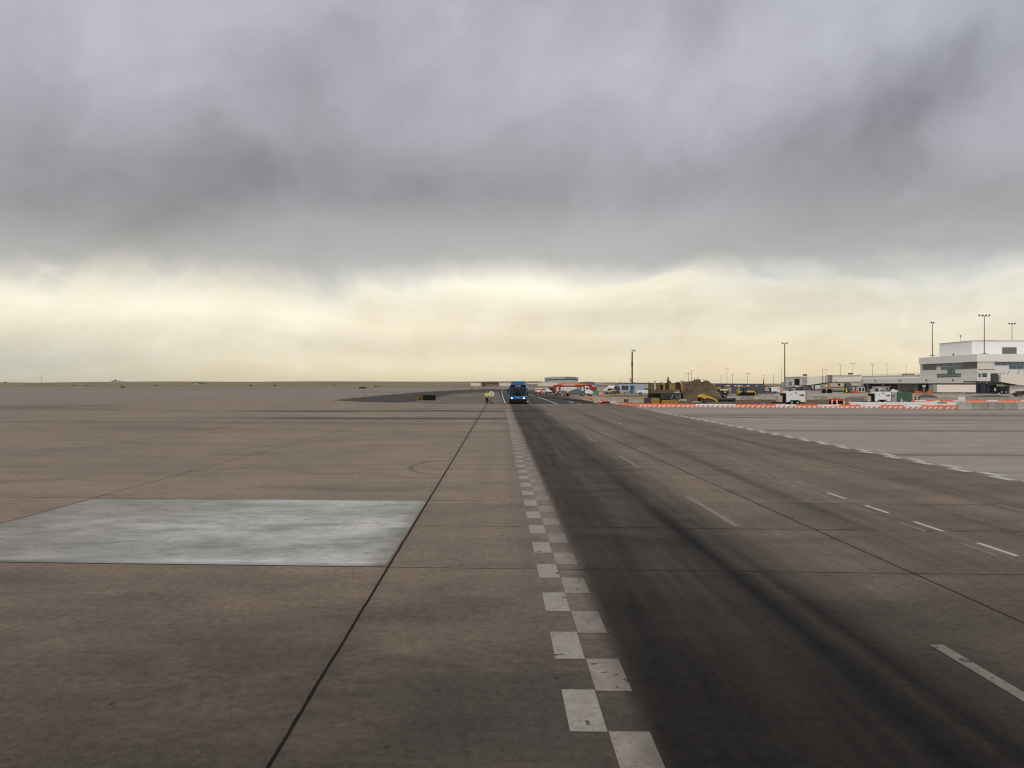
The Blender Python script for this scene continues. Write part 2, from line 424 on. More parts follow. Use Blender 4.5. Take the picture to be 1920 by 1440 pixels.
    nt.links.new((fine*0.5 + grit*0.5 - J*0.8).s, bp.inputs['Height']); nt.links.new(bp.outputs[0], b.inputs['Normal'])
    return m
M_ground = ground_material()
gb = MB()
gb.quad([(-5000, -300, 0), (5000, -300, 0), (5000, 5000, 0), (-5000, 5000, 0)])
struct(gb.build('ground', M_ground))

def sheet(name, poly, z, mat):
    b = MB(); b.bm.faces.new([b.bm.verts.new((x, y, z)) for x, y in poly])
    bmesh.ops.recalc_face_normals(b.bm, faces=b.bm.faces[:])
    o = b.build(name, mat)
    if o.data.polygons[0].normal.z < 0: o.data.flip_normals()
    return struct(o)
# bright replacement slab
def slab_material():
    m, nt, b = newmat('new_slab_concrete')
    g = nt.nodes.new('ShaderNodeNewGeometry'); X, Y, Z = sep(nt, g.outputs['Position'])
    n1 = noise(nt, vec(nt, X*0.9, Y*1.6, 0), 1.0, 8, 0.72, 0.2)
    n2 = noise(nt, vec(nt, X*0.25, Y*0.5, 3), 1.0, 3, 0.5, 0.3)
    n3 = noise(nt, vec(nt, X*2.6, Y*4.5, 5), 1.0, 7, 0.75, 0.3)
    n4 = noise(nt, vec(nt, X*0.55, Y*0.85, 13.0), 1.0, 8, 0.68, 0.25)
    c = mixc(nt, ((n4 - 0.40)*3.2).sat(), (0.60, 0.585, 0.54), (0.24, 0.235, 0.20))
    c = mixc(nt, ((n1 - 0.50)*3.0).sat()*0.6, c, (0.12, 0.12, 0.105))
    c = mixc(nt, ((n3 - 0.50)*4.0).sat()*0.5, c, (0.08, 0.078, 0.07))
    c = mixc(nt, ((n2 - 0.35)*2.2).sat()*0.55, c, (0.14, 0.14, 0.105))
    c = mixc(nt, (n3.gauss(0.34, 0.05))*0.55, c, (0.38, 0.38, 0.37))
    nt.links.new(c, b.inputs['Base Color']); n6 = noise(nt, g.outputs['Position'], 11.0, 5, 0.75); c = mixc(nt, ((n6 - 0.5)*5.0).sat()*0.45, c, (0.17, 0.165, 0.145)); fade = (1.0 - (X + noise(nt, vec(nt, X*0.3, Y*0.7, 17.0), 1.0, 4, 0.6)*5.0).step(-8.5, -3.0))*0.55
    rim = (1.0 - (Y + X*0.053 + (n3 - 0.5)*0.5).step(13.0, 13.35)) + (Y + X*0.053 + (n3 - 0.5)*0.5).step(20.1, 20.5) + (X + (n3-0.5)*0.4).step(-2.55, -2.15)
    c = mixc(nt, (fade + rim*0.5).sat(), c, (0.13, 0.118, 0.088))
    nt.links.new(c, b.inputs['Base Color'])
    b.inputs['Roughness'].default_value = 0.75; b.inputs['Specular IOR Level'].default_value = 0.2
    return m
def s_y(s, x): return s - x*0.053
xl = -10.93
pl = [(xl, s_y(13.03, xl)), (-2.09, s_y(13.03, -2.09)), (-2.19, s_y(20.46, -2.19)), (xl, s_y(20.46, xl))]
sheet('concrete_patch', pl, 0.004, slab_material())

# asphalt beyond the apron edge
def asphalt_material(name, rgb, var):
    m, nt, b = newmat(name)
    g = nt.nodes.new('ShaderNodeNewGeometry'); X, Y, Z = sep(nt, g.outputs['Position'])
    n = noise(nt, vec(nt, X*0.25, Y*0.12, 0), 1.0, 6, 0.65)
    n2 = noise(nt, g.outputs['Position'], 3.0, 4, 0.6)
    c = mixc(nt, ((n - 0.38)*3.0).sat()*var, rgb, tuple(v*1.7 for v in rgb))
    c = mixc(nt, (n2-0.4).sat(), c, tuple(v*0.6 for v in rgb))
    nt.links.new(c, b.inputs['Base Color']); b.inputs['Roughness'].default_value = 0.8
    b.inputs['Specular IOR Level'].default_value = 0.08
    return m
M_asph = asphalt_material('dark_asphalt', (0.052, 0.047, 0.040), 0.5)
M_shoulder = asphalt_material('worn_shoulder', (0.135, 0.115, 0.088), 0.6)
P = lambda L: [gp(a, b) for a, b in L]
sheet('road', P([(622, 750.5), (690, 754), (745, 755), (770, 754), (812, 746.5), (850, 738.5), (884, 736), (935, 735.5), (945, 757.6), (1150, 757.8),
                 (1198, 763.5), (1150, 759.5), (1122, 755), (1092, 749.5), (1052, 743), (1035, 739.2), (1012, 734), (1000, 731), (945, 729.4), (905, 729.6), (860, 731.2), (800, 734.6), (735, 739.5), (683, 744.5)]), 0.012, M_asph)
sheet('road_shoulder', P([(770, 754.5), (822, 757.2), (945, 757.6), (941, 735.3), (886, 735.5), (850, 738), (812, 746)]), 0.008, M_shoulder)
# dirt of the building site
def dirt_material():
    m, nt, b = newmat('site_dirt')
    g = nt.nodes.new('ShaderNodeNewGeometry'); X, Y, Z = sep(nt, g.outputs['Position'])
    n = noise(nt, vec(nt, X*0.3, Y*0.1, Z*0.6), 1.0, 7, 0.65)
    n2 = noise(nt, g.outputs['Position'], 2.2, 6, 0.7)
    c = mixc(nt, ((n - 0.38)*3.0).sat(), (0.115, 0.078, 0.045), (0.19, 0.14, 0.09))
    c = mixc(nt, ((n2 - 0.5)*4.0).sat()*0.75, c, (0.040, 0.028, 0.017))
    n5 = noise(nt, vec(nt, X*0.9, Y*0.5, Z*1.3), 1.0, 6, 0.7)
    c = mixc(nt, ((n5 - 0.5)*5.0).sat()*0.6, c, (0.045, 0.032, 0.02))
    nt.links.new(c, b.inputs['Base Color']); b.inputs['Roughness'].default_value = 0.95; b.inputs['Specular IOR Level'].default_value = 0.1
    bp = nt.nodes.new('ShaderNodeBump'); bp.inputs['Strength'].default_value = 0.8; bp.inputs['Distance'].default_value = 0.12
    nt.links.new(n2.s, bp.inputs['Height']); nt.links.new(bp.outputs[0], b.inputs['Normal'])
    return m
M_dirt = dirt_material()
sheet('dirt_ground', P([(1125, 755.5), (1150, 758), (1200, 762), (1640, 760.5), (1640, 750), (1500, 744), (1350, 741), (1150, 741), (1118, 744)]), 0.009, M_dirt)

# painted markings
def marking_material(name, rgb, wear, dirtc=(0.10, 0.09, 0.078), sc=1.0):
    m, nt, b = newmat(name)
    g = nt.nodes.new('ShaderNodeNewGeometry'); X, Y, Z = sep(nt, g.outputs['Position'])
    n = noise(nt, vec(nt, X*3.0*sc, Y*2.0*sc, 0), 1.0, 7, 0.7)
    n2 = noise(nt, g.outputs['Position'], 14.0, 5, 0.75)
    c = mixc(nt, ((n*0.55 + n2*0.45 - 0.5 + wear*0.30)*4.0).sat()*min(1, 0.45 + wear*0.6), rgb, dirtc)
    n3 = noise(nt, g.outputs['Position'], 5.0, 2, 0.5)
    c = mixc(nt, (n3 - 0.68).gt(0.0)*0.8, c, (0.03, 0.028, 0.025))
    e_ = (X + Y*0.0150).step(1.02, 1.32)*0.5
    if name.startswith('rubbed'): c = mixc(nt, (e_*(0.3 + n*1.2)).sat(), c, dirtc)
    ed = noise(nt, vec(nt, X*22.0, Y*22.0, 3.0), 1.0, 4, 0.7)
    c = mixc(nt, ((ed - 0.56)*8.0).sat()*0.4, c, dirtc)
    nt.links.new(c, b.inputs['Base Color']); b.inputs['Roughness'].default_value = 0.7; b.inputs['Specular IOR Level'].default_value = 0.3
    return m
M_white_l = marking_material('worn_white_paint', (0.34, 0.31, 0.255), 0.30, (0.12, 0.10, 0.078), 1.6)
M_white_r = marking_material('rubbed_white_paint', (0.29, 0.25, 0.195), 0.25, (0.060, 0.052, 0.042))
M_white_b = marking_material('bright_white_paint', (0.50, 0.48, 0.43), 0.1)
M_cream = marking_material('faded_cream_paint', (0.225, 0.208, 0.155), 0.30, (0.075, 0.068, 0.055))
def ribbon(b, pts, width, z=0.016):
    """flat painted line along ground points"""
    L = []; Rr = []
    for i, p in enumerate(pts):
        a = Vector(pts[max(0, i-1)]); c = Vector(pts[min(len(pts)-1, i+1)])
        d = (c-a).normalized(); n = Vector((-d.y, d.x))*width/2
        L.append(Vector(p)+n); Rr.append(Vector(p)-n)
    for i in range(len(pts)-1):
        b.quad([(*L[i], z), (*Rr[i], z), (*Rr[i+1], z), (*L[i+1], z)])
def rot2(p): return p
bl, br = MB(), MB()
lx = lambda Y: 0.60-0.0146*Y
mxx = lambda Y: 0.925-0.0148*Y
rx = lambda Y: 1.290-0.0150*Y
Y0 = 6.90
k = 0
def slantquad(b, xa, xb, Ya, Yb, z):
    b.quad([(xa(Ya), Ya - xa(Ya)*0.0, z), (xb(Ya), Ya - 0.004, z), (xb(Yb), Yb - 0.004, z), (xa(Yb), Yb, z)])
while Y0 + k*1.827 < 96:
    Ya = Y0 + k*1.827
    slantquad(bl, lx, mxx, Ya, Ya+0.95, 0.004)
    slantquad(br, lambda Y: mxx(Y)+0.01, rx, Ya-0.92, Ya+0.0, 0.004)
    k += 1
struct(bl.build('road_markings', M_white_l)); struct(br.build('road_markings', M_white_r))
bw = MB()
k = 0
while 20 + k*2.44 < 90:                    # chequered right edge
    Ya = 20 + k*2.44
    for (o_, x0) in ((0, 15.45), (1.22, 15.80)):
        bw.quad([(x0, Ya+o_, .004), (x0+0.34, Ya+o_, .004), (x0+0.34, Ya+o_+1.2, .004), (x0, Ya+o_+1.2, .004)])
    k += 1
struct(bw.build('road_markings', M_white_b))
bc = MB()
for k in range(0, 7):                      # centre dashes
    Ya = 4.75 + 12.1*k
    ribbon(bc, [(5.03-0.0165*Ya, Ya), (5.03-0.0165*(Ya+4.45), Ya+4.45)], 0.15, 0.004)
for k in range(0, 7):
    Ya = 15.4 + 11.9*k
    ribbon(bc, [(12.3-0.011*Ya, Ya), (12.3-0.011*(Ya+4.5), Ya+4.5)], 0.12, 0.004)
struct(bc.build('road_markings', M_cream))
bs, bs2 = MB(), MB()
for k in range(0, 26):
    Ya = 11.6 + 2.33*k
    xx = lambda Y: 8.98-0.0128*Y
    if k in (8, 9, 12, 13, 16): continue
    ribbon(bs if k < 5 or k > 20 else bs2, [(xx(Ya), Ya), (xx(Ya+1.17), Ya+1.17)], 0.10, 0.004)
    ribbon(bs2, [(xx(Ya)-0.34, Ya), (xx(Ya+1.17)-0.34, Ya+1.17)], 0.09, 0.004)
struct(bs.build('road_markings', M_white_b)); struct(bs2.build('road_markings', M_cream))
bq = MB()
ribbon(bq, P([(948, 757), (945.3, 751), (942.2, 743), (941.2, 736), (941.5, 731.5), (944, 729.2), (946, 728.3)]), 0.22)
ribbon(bq, P([(989, 739), (1003.5, 743)]), 0.3)
ribbon(bq, P([(1007, 744.2), (1022, 749.2), (1046, 758)]), 0.26)
ribbon(bq, P([(988.6, 752.3), (990.5, 754.2)]), 0.28)
ribbon(bq, P([(992, 755.2), (997, 757.6)]), 0.14)
ribbon(bq, P([(1068, 753.3), (1075, 755.6)]), 0.35); ribbon(bq, P([(1084, 757), (1089, 759)]), 0.2)
struct(bq.build('road_markings', M_white_b))
bq = MB(); ribbon(bq, P([(856, 741.4), (889, 741.9)]), 2.2); struct(bq.build('road_markings', M_white_b))

# ------------------------------------------------------------ far land
def hills_material():
    m, nt, b = newmat('dry_grassland')
    g = nt.nodes.new('ShaderNodeNewGeometry'); X, Y, Z = sep(nt, g.outputs['Position'])
    n = noise(nt, vec(nt, X*0.006, Y*0.004, Z*0.3), 1.0, 6, 0.6)
    n2 = noise(nt, vec(nt, X*0.05, Y*0.01, Z*1.2), 1.0, 5, 0.65)
    c = mixc(nt, ((n - 0.4)*4.0).sat(), (0.26, 0.19, 0.11), (0.17, 0.135, 0.08))
    c = mixc(nt, ((n2 - 0.5)*3.0).sat()*0.5, c, (0.07, 0.055, 0.035))
    nt.links.new(c, b.inputs['Base Color']); b.inputs['Roughness'].default_value = 1.0
    b.inputs['Specular IOR Level'].default_value = 0.1
    return m
hb = MB(); NX, NY = 150, 14
def hill_z(x, y):
    u = x*FPX/1500/ (y/1500)  # bearing measure
    t = (y-1050)/650
    if t <= 0: return -0.3
    t = min(1, t); t = t*t*(3-2*t)
    a = x/1500
    h = 7.0 + 1.3*math.sin(a*5.3+2.1) + 0.8*math.sin(a*11+0.6) + 1.5*math.exp(-((x+370)/160)**2) + 1.2*math.exp(-((x+780)/200)**2)
    if x > 60: h = 5.0 + 1.6*math.sin(a*9+1.0)
    if -640 < x < -520: h -= 1.6
    return h*t - 0.3*(1-t)
vs = [[hb.bm.verts.new((-2200+5200*i/NX, 1050+1400*j/NY, hill_z((-2200+5200*i/NX), 1050+1400*j/NY))) for i in range(NX+1)] for j in range(NY+1)]
for j in range(NY):
    for i in range(NX): hb.bm.faces.new((vs[j][i], vs[j][i+1], vs[j+1][i+1], vs[j+1][i]))
struct(hb.build('hills', hills_material(), smooth=True))

# common materials
WHITE = paint('white_paint', (0.72, 0.72, 0.70), 0.4, dirt=0.2)
GREYW = paint('grey_white', (0.50, 0.51, 0.50), 0.6)
BLACK = paint('black_rubber', (0.006, 0.006, 0.007), 0.7)
DKGREY = paint('dark_grey', (0.06, 0.062, 0.066), 0.6)
MIDGREY = paint('mid_grey', (0.20, 0.205, 0.215), 0.6)
STEEL = paint('galvanised_steel', (0.32, 0.32, 0.31), 0.45, 0.5)
YELLOW = paint('machine_yellow', (0.62, 0.36, 0.04), 0.5, dirt=0.45)
YELLOWD = paint('dusty_yellow', (0.34, 0.21, 0.05), 0.7, dirt=0.6)
BROWNY = paint('dusty_tank', (0.20, 0.125, 0.04), 0.75, dirt=0.6)
BEIGE = paint('machine_beige', (0.50, 0.46, 0.36), 0.6, dirt=0.5)
RED = paint('red_paint', (0.33, 0.035, 0.02), 0.6, dirt=0.4)
ORANGE = paint('orange_plastic', (0.85, 0.13, 0.03), 0.5)
DORANGE = paint('dull_orange', (0.62, 0.12, 0.03), 0.6, dirt=0.5)
AMBER = paint('amber_reflector', (0.95, 0.50, 0.07), 0.4)
GREEN = paint('green_paint', (0.02, 0.25, 0.14), 0.5)
GLASS = glass('tinted_glass')
GLASSD = glass('dark_vehicle_glass', (0.008, 0.01, 0.011), 0.06)
HEAD = paint('lit_headlamp', (1.0, 0.98, 0.92), 0.3, emit=2.5)
JERSEY = concrete('precast_concrete', (0.40, 0.36, 0.30), 1.0, 0.5)
JERSEY2 = concrete('stained_concrete', (0.30, 0.27, 0.22), 1.4, 0.8)

# far buildings --------------------------------------------------
f = F(1054, 1200)
h = thing('hangar', 'pale grey aircraft hangar with an airline name on its fascia on the horizon', 'hangar', f.loc())
MB().box(f.x(1024.5), f.x(1084.5), 0, 60, 0, f.z(708.5)).build('wall', paint('hangar_grey', (0.42, 0.47, 0.47), 0.7), h)
MB().prism([(f.x(1023.8), f.z(709.8)), (f.x(1023.8), f.z(707.2)), (f.x(1040), f.z(706.2)), (f.x(1068), f.z(706)), (f.x(1085), f.z(707.4)), (f.x(1085), f.z(709.8))], -1.2, 61).build('roof', paint('hangar_roof', (0.46, 0.50, 0.52), 0.6), h)
MB().box(f.x(1027), f.x(1083), -1.0, -0.05, f.z(712.4), f.z(711.0)).build('door_head', DKGREY, h)
d = MB()
for i in range(8):
    x0 = f.x(1027.4)+i*(f.x(1082.6)-f.x(1027.4))/8
    d.box(x0, x0+5.3, -0.6-(i % 2)*0.3, -0.1, 0.05, f.z(712.5))
d.build('hangar_door', paint('hangar_door_grey', (0.38, 0.42, 0.40), 0.7), h)
MB().box(f.x(1024.3), f.x(1026), -1.4, -0.1, 0, f.z(709.9)).build('corner_pier', MIDGREY, h)
text_mesh('name_letters', 'FRONTIER', 3.6, paint('sign_green_grey', (0.05, 0.10, 0.09), 0.5), h, (f.x(1069.2), -1.4, f.z(708.6)), shear=0.25, extrude=0.1, bold=0.08)

f = F(918, 1000)
h = thing('brown_building', 'low brown building with a dark doorway left of the bus on the horizon', 'building', f.loc())
MB().box(f.x(902), f.x(935.5), 0, 24, 0, f.z(717.2)).build('wall', paint('brown_block', (0.20, 0.155, 0.105), 0.9), h)
MB().box(f.x(887), f.x(959), -2, 26, f.z(717.1), f.z(715.6)).build('roof', paint('brown_roof', (0.17, 0.12, 0.075), 0.9), h)
MB().box(f.x(906.4), f.x(909.4), -0.2, 0.1, 0.05, f.z(719.8)).build('door', BLACK, h)
MB().box(f.x(904), f.x(934), -0.15, -0.02, f.z(719.4), f.z(718.4)).build('window_strip', paint('brown_band', (0.13, 0.10, 0.07), 0.8), h)
for k, (a, b_, lab) in enumerate([(882.5, 901.6, 'cream blast wall left of the low brown building on the horizon'), (936, 957.5, 'cream blast wall between the brown building and the blue bus'), (1008.5, 1052, 'long cream blast wall in front of the pale hangar')]):
    f = F((a+b_)/2, 990)
    o = thing('blast_wall', lab, 'wall', f.loc(), group='cream walls along the horizon')
    MB().box(f.x(a), f.x(b_), 0, 0.8, 0.3, f.z(717.6 if k < 2 else 717.2)).build('wall_panel', panelwall('cream_wall', (0.66, 0.58, 0.49), 9, 9, 0.1, 0.25) if k == 0 else bpy.data.materials['cream_wall'], o)
    MB().box(f.x(a)-0.3, f.x(b_)+0.3, -0.6, 1.4, 0, 0.3).build('footing', concrete('footing_concrete', (0.25, 0.21, 0.16)) if k == 0 else bpy.data.materials['footing_concrete'], o)
f = F(997, 1040)
o = thing('guard_fence', 'thin white railing on the horizon just right of the bus', 'fence', f.loc())
MB().box(f.x(989), f.x(1008), 0, 0.3, f.z(720.4), f.z(718.6)).build('rail', WHITE, o)
b = MB()
for i in range(8): b.box(f.x(989+i*2.6), f.x(989+i*2.6)+0.4, 0.35, 0.7, 0, f.z(719))
b.build('post', DKGREY, o)
f = F(296, 1500)
o = thing('long_shed', 'long low blue-grey shed under the far left ridge', 'shed', f.loc())
MB().box(f.x(262), f.x(331), 0, 20, 0, f.z(718.6)).build('wall', paint('shed_wall', (0.20, 0.19, 0.20), 0.8), o)
MB().prism([(-2, f.z(718.5)), (10, f.z(717.2)), (22, f.z(718.5))], f.x(261), f.x(332), 'x').build('roof', paint('shed_roof', (0.13, 0.13, 0.16), 0.7), o)
f = F(367, 1300)
o = thing('arched_shelter', 'small arched shelter with a pale front on the far left horizon', 'shelter', f.loc())
arc = [(f.x(367)+9.5*math.cos(t*math.pi/12), 0.4+6.2*math.sin(t*math.pi/12)) for t in range(13)]
MB().prism(arc, 0, 26).build('shell', paint('shelter_shell', (0.14, 0.12, 0.105), 0.8), o)
arc = [(f.x(367)+6.6*math.cos(t*math.pi/12), 0.4+4.2*math.sin(t*math.pi/12)) for t in range(13)]
MB().prism(arc, -0.3, -0.02).build('front', paint('shelter_front', (0.40, 0.38, 0.35), 0.8), o)
MB().box(-3, 3, -0.5, -0.32, 0, 1.5).build('door', BROWNY, o)
f = F(77.5, 1400)
o = thing('radio_tower', 'thin lattice radio tower standing on the far left horizon', 'tower', f.loc(5))
b = MB()
for sx in (-1, 1):
    b.cyl((sx*0.9, 0, 0), (sx*0.25, 0, 11.5), 0.14, 0.1, 5)
for i in range(8):
    z0 = i*1.4; b.cyl((-0.9+i*0.08, 0, z0), (0.8-i*0.08, 0, z0+1.3), 0.08, 0.08, 4)
b.build('lattice', DKGREY, o)
MB().ball((0, 0, 11), 1.0, 0.4, 0.5).build('antenna', MIDGREY, o)
MB().cyl((0, 0, 11.4), (0, 0, 14.5), 0.12, 0.05, 5).build('spike', DKGREY, o)
# small trees on the ridge
M_leaf = paint('dry_foliage', (0.085, 0.08, 0.05), 1.0, dirt=0.6)
for k, (px, dist, s_) in enumerate([(211, 1560, 1.6), (217, 1580, 2.2), (224, 1570, 1.5), (232, 1600, 1.2), (139, 1120, 1.1), (164, 1125, 1.0), (293, 1120, 1.1), (515, 1120, 1.3), (470, 1110, 1.2), (626, 1130, 1.1), (10, 1560, 1.6)]):
    x = (px-960)*dist/1500
    o = thing('scrub_tree', ['low', 'rounded', 'ragged'][k % 3] + ' dark scrub tree on the far left horizon, ' + ORD[sorted([211,217,224,232,139,164,293,515,470,626,10]).index(px)] + ' from the left edge', 'tree', (x, dist, max(0, hill_z(x, dist))), group='scrub trees on the horizon')
    MB().cyl((0, 0, -0.3), (0, 0, s_), 0.2, 0.1, 6).build('trunk', BROWNY, o)
    b = MB()
    for i in range(60):
        a = random.uniform(0, 6.28); r = s_*1.3*math.sqrt(random.random()); zz = s_*random.uniform(0.4, 1.5)
        c = Vector((r*math.cos(a), r*math.sin(a), zz)); n = Vector((random.gauss(0, 1), random.gauss(0, 1), random.gauss(0, 1))).normalized()
        t = n.orthogonal().normalized()*0.35*s_; q = n.cross(t)
        b.quad([c+t, c+q, c-t, c-q])
    b.build('crown', M_leaf, o)

# ------------------------------------------------------------ airfield signs and markers
f = F(799.5, 136.5)
o = thing('taxiway_sign', 'black taxiway sign with a yellow letter H on its left panel', 'sign', f.loc())
MB().box(f.x(782.3), f.x(792.4), -0.12, 0.12, 0.22, 1.12, 0.02).build('letter_panel', BLACK, o)
MB().box(f.x(792.9), f.x(817), -0.12, 0.12, 0.20, 1.12, 0.02).build('blank_panel', paint('sign_black', (0.006, 0.007, 0.008), 0.6, dirt=0.1), o)
SY = paint('sign_yellow', (0.42, 0.27, 0.03), 0.6)
b = MB()
for (x0, x1, z0, z1) in ((783.0, 791.9, 1.03, 1.08), (783.0, 791.9, 0.26, 0.31)):
    b.box(f.x(x0), f.x(x1), -0.135, -0.122, z0, z1)
for x0 in (783.0, 791.4): b.box(f.x(x0), f.x(x0)+0.045, -0.135, -0.122, 0.312, 1.028)
b.build('yellow_border', SY, o)
text_mesh('letter', 'H', 0.78, SY, o, (f.x(787.4), -0.14, 0.67), bold=-0.004)
for px in (784.5, 790, 796, 802, 808, 814.5):
    MB().cyl((f.x(px), 0, 0), (f.x(px), 0, 0.22), 0.05, 0.05, 8).build('leg', STEEL, o)
MB().box(f.x(781), f.x(818), -0.4, 0.4, 0.0, 0.035).build('base_slab', JERSEY2, o)
for k, (x0, x1, xs, py, zt, lab) in enumerate([(673.3, 692.8, 686, 729.0, 1.05, 'long black and yellow guidance sign lying low beyond the dark road'),
        (883.2, 895.6, 886.5, 731.6, 0.95, 'small brown and yellow guidance sign right under the brown building'),
        (226, 236, 234, 727.2, 1.1, 'short black guidance sign in the grass far out on the left'),
        (702, 706.5, 706, 725.6, 1.1, 'small dark guidance sign, nearest left of a pair near the ridge'),
        (709.5, 713, 712.6, 725.4, 1.0, 'small dark guidance sign, right one of a pair near the ridge')]):
    Y = gd(py); f = F((x0+x1)/2, Y)
    o = thing('guidance_sign', lab, 'sign', f.loc(), group='far guidance signs')
    MB().box(f.x(x0), f.x(xs), -0.15, 0.15, 0.2, zt).build('black_panel', BLACK if k != 1 else BROWNY, o)
    if x1-xs > 0.5: MB().box(f.x(xs)+0.02, f.x(x1), -0.15, 0.15, 0.2, zt).build('yellow_panel', SY, o)
    for px in (x0+1, (x0+x1)/2, x1-1): MB().cyl((f.x(px), 0, 0), (f.x(px), 0, 0.2), 0.06, 0.06, 6).build('leg', STEEL, o)
mk = [(656.5, 747.2, 'at the left tip of the dark road, left one of two'), (660.3, 748.4, 'at the left tip of the dark road, right one of two'), (683.2, 744.4, 'halfway along the upper edge of the dark road'),
      (735.5, 739.8, 'on the upper edge of the dark road above the taxiway sign'), (822.4, 750.6, 'just right of the taxiway sign'), (926.5, 751.5, 'between the round white board and the bus')]
mk0 = None
for px, py, lab in mk:
    Y = gd(py)
    if mk0 is None:
        mk0 = thing('edge_light', 'small dark edge light ' + lab, 'edge light', ((px-960)*Y/1500, Y, 0), group='taxiway edge lights')
        MB().cyl((0, 0, 0), (0, 0, 0.06), 0.16, 0.14, 12).build('base', STEEL, mk0)
        MB().cyl((0, 0, 0.06), (0, 0, 0.26), 0.04, 0.04, 8).build('stem', DORANGE, mk0)
        b = MB(); b.cyl((0, 0, 0.26), (0, 0, 0.36), 0.09, 0.08, 10); b.ball((0, 0, 0.36), 0.08, 0.08, 0.08, 8); b.build('lens', DKGREY, mk0)
    else: copy_tree(mk0, None, 'small dark edge light ' + lab, ((px-960)*Y/1500, Y, 0))

# ------------------------------------------------------------ blue bus
def wheel(parent, x, y, r, w_, name='wheel', axis='x', rimmat=None):
    a = (x-w_/2, y, r), (x+w_/2, y, r)
    if axis == 'y': a = (x, y-w_/2, r), (x, y+w_/2, r)
    o = MB().cyl(a[0], a[1], r, r, 20).build(name, BLACK, parent)
    e = 0.012; b = MB()
    if axis == 'x': b.cyl((x-w_/2-e, y, r), (x+w_/2+e, y, r), r*0.55, r*0.55, 14)
    else: b.cyl((x, y-w_/2-e, r), (x, y+w_/2+e, r), r*0.55, r*0.55, 14)
    b.build('rim', rimmat or STEEL, o)
    return o
BLUE = paint('bus_blue', (0.002, 0.12, 0.34), 0.3, dirt=0.15)
BLUED = paint('bus_dark_blue', (0.006, 0.03, 0.10), 0.3, dirt=0.1)
f = F(971.1, 119.2)
bus = thing('bus', 'bright blue city bus with lit headlights driving towards the camera', 'bus', f.loc(), R(-0.6))
W2 = 1.31; Lb = 12.0
sec = [(-W2, 0.32), (-W2, 1.35), (-W2+0.05, 2.55), (-W2+0.18, 2.86), (-0.9, 2.94), (0.9, 2.94), (W2-0.18, 2.86), (W2-0.05, 2.55), (W2, 1.35), (W2, 0.32)]
MB().prism(sec, 0.10, Lb, 'y', 0.04).build('body', BLUE, bus)
MB().prism([(-W2+0.02, 0.745), (W2-0.02, 0.745), (W2-0.02, 1.20), (W2-0.06, 1.22), (-W2+0.06, 1.22), (-W2+0.02, 1.20)], -0.02, 0.09, 'y', 0.02).build('front_panel', BLUE, bus)
MB().box(-W2, W2, -0.10, 0.30, 0.20, 0.74, 0.05).build('bumper', BLACK, bus)
MB().prism([(-W2+0.08, 1.235), (W2-0.08, 1.235), (W2-0.13, 2.34), (-W2+0.13, 2.34)], 0.01, 0.09, 'y', 0.01).build('windshield', glass('bus_glass', (0.006, 0.014, 0.012), 0.3, 0.25), bus)
MB().box(-0.03, 0.03, -0.01, 0.008, 1.24, 2.33).build('windshield_post', BLACK, bus)
MB().prism([(-0.62, 1.24), (0.62, 1.24), (0.10, 1.78), (-0.10, 1.78)], -0.02, 0.006).build('dashboard_shade', BLACK, bus)
MB().box(-W2+0.12, W2-0.12, -0.01, 0.09, 2.345, 2.52, 0.01).build('visor_band', BLUED, bus)
ds = MB().prism([(-W2+0.13, 2.525), (W2-0.13, 2.525), (W2-0.26, 2.86), (-W2+0.26, 2.86)], 0.0, 0.095, 'y', 0.01).build('destination_sign', BLACK, bus)
LED = paint('led_white', (0.6, 0.6, 0.62), 0.4, emit=0.12)
MB().box(-0.36, -0.22, -0.012, -0.002, 2.64, 2.76).build('led_character', LED, ds)
for i in range(6): MB().box(-0.08+i*0.083, -0.015+i*0.083, -0.012, -0.002, 2.65, 2.76).build('led_character', LED, ds)
MB().prism([(-1.02, 2.945), (1.02, 2.945), (0.98, 3.36), (0.90, 3.42), (-0.90, 3.42), (-0.98, 3.36)], 0.5, 9.5, 'y', 0.05).build('roof_unit', paint('bus_roof_blue', (0.002, 0.14, 0.36), 0.4), bus)
for sx in (-1, 1):
    hl = MB().box(sx*0.90-0.20, sx*0.90+0.20, -0.05, -0.021, 0.74, 1.02, 0.02).build('headlight', BLUED, bus)
    MB().cyl((sx*0.90, -0.065, 0.875), (sx*0.90, -0.051, 0.875), 0.10, 0.10, 16).build('lens', HEAD, hl)
    mr = MB().tube([(sx*1.22, 0.05, 2.40), (sx*1.42, -0.10, 2.30), (sx*1.45, -0.12, 2.1)], 0.025).build('mirror', BLACK, bus)
    z0 = 1.75 if sx < 0 else 1.32
    MB().box(sx*1.47-0.09, sx*1.47+0.09, -0.18, -0.08, z0, z0+0.48, 0.03).build('mirror_glass', BLACK, mr)
    MB().tube([(sx*0.15, -0.02, 1.26), (sx*0.75, -0.02, 1.80)], 0.012).build('wiper', BLACK, bus)
    for yy in (2.6, 8.9): wheel(bus, sx*1.15, yy, 0.48, 0.30)
    for i in range(7):
        MB().box(sx*W2-0.012 if sx > 0 else -W2-0.012, sx*W2+0.012 if sx > 0 else -W2+0.012, 1.6+i*1.42, 2.92+i*1.42, 1.35, 2.3).build('side_window', GLASSD, bus)
MB().cyl((0, -0.035, 0.99), (0, -0.021, 0.99), 0.09, 0.09, 14).build('emblem', paint('emblem_pale', (0.35, 0.45, 0.75), 0.3), bus)
MB().box(-0.42, 0.42, -0.035, -0.021, 0.76, 0.86).build('grille', paint('grille_blue', (0.01, 0.12, 0.30), 0.5), bus)
b = MB()
for i in range(4): b.box(0.78+i*0.10, 0.85+i*0.10, -0.035, -0.021, 1.06, 1.16)
b.build('fleet_number', WHITE, bus)
MB().ball((0.26, -0.01, 2.21), 0.07, 0.03, 0.04).build('interior_mirror', STEEL, bus)
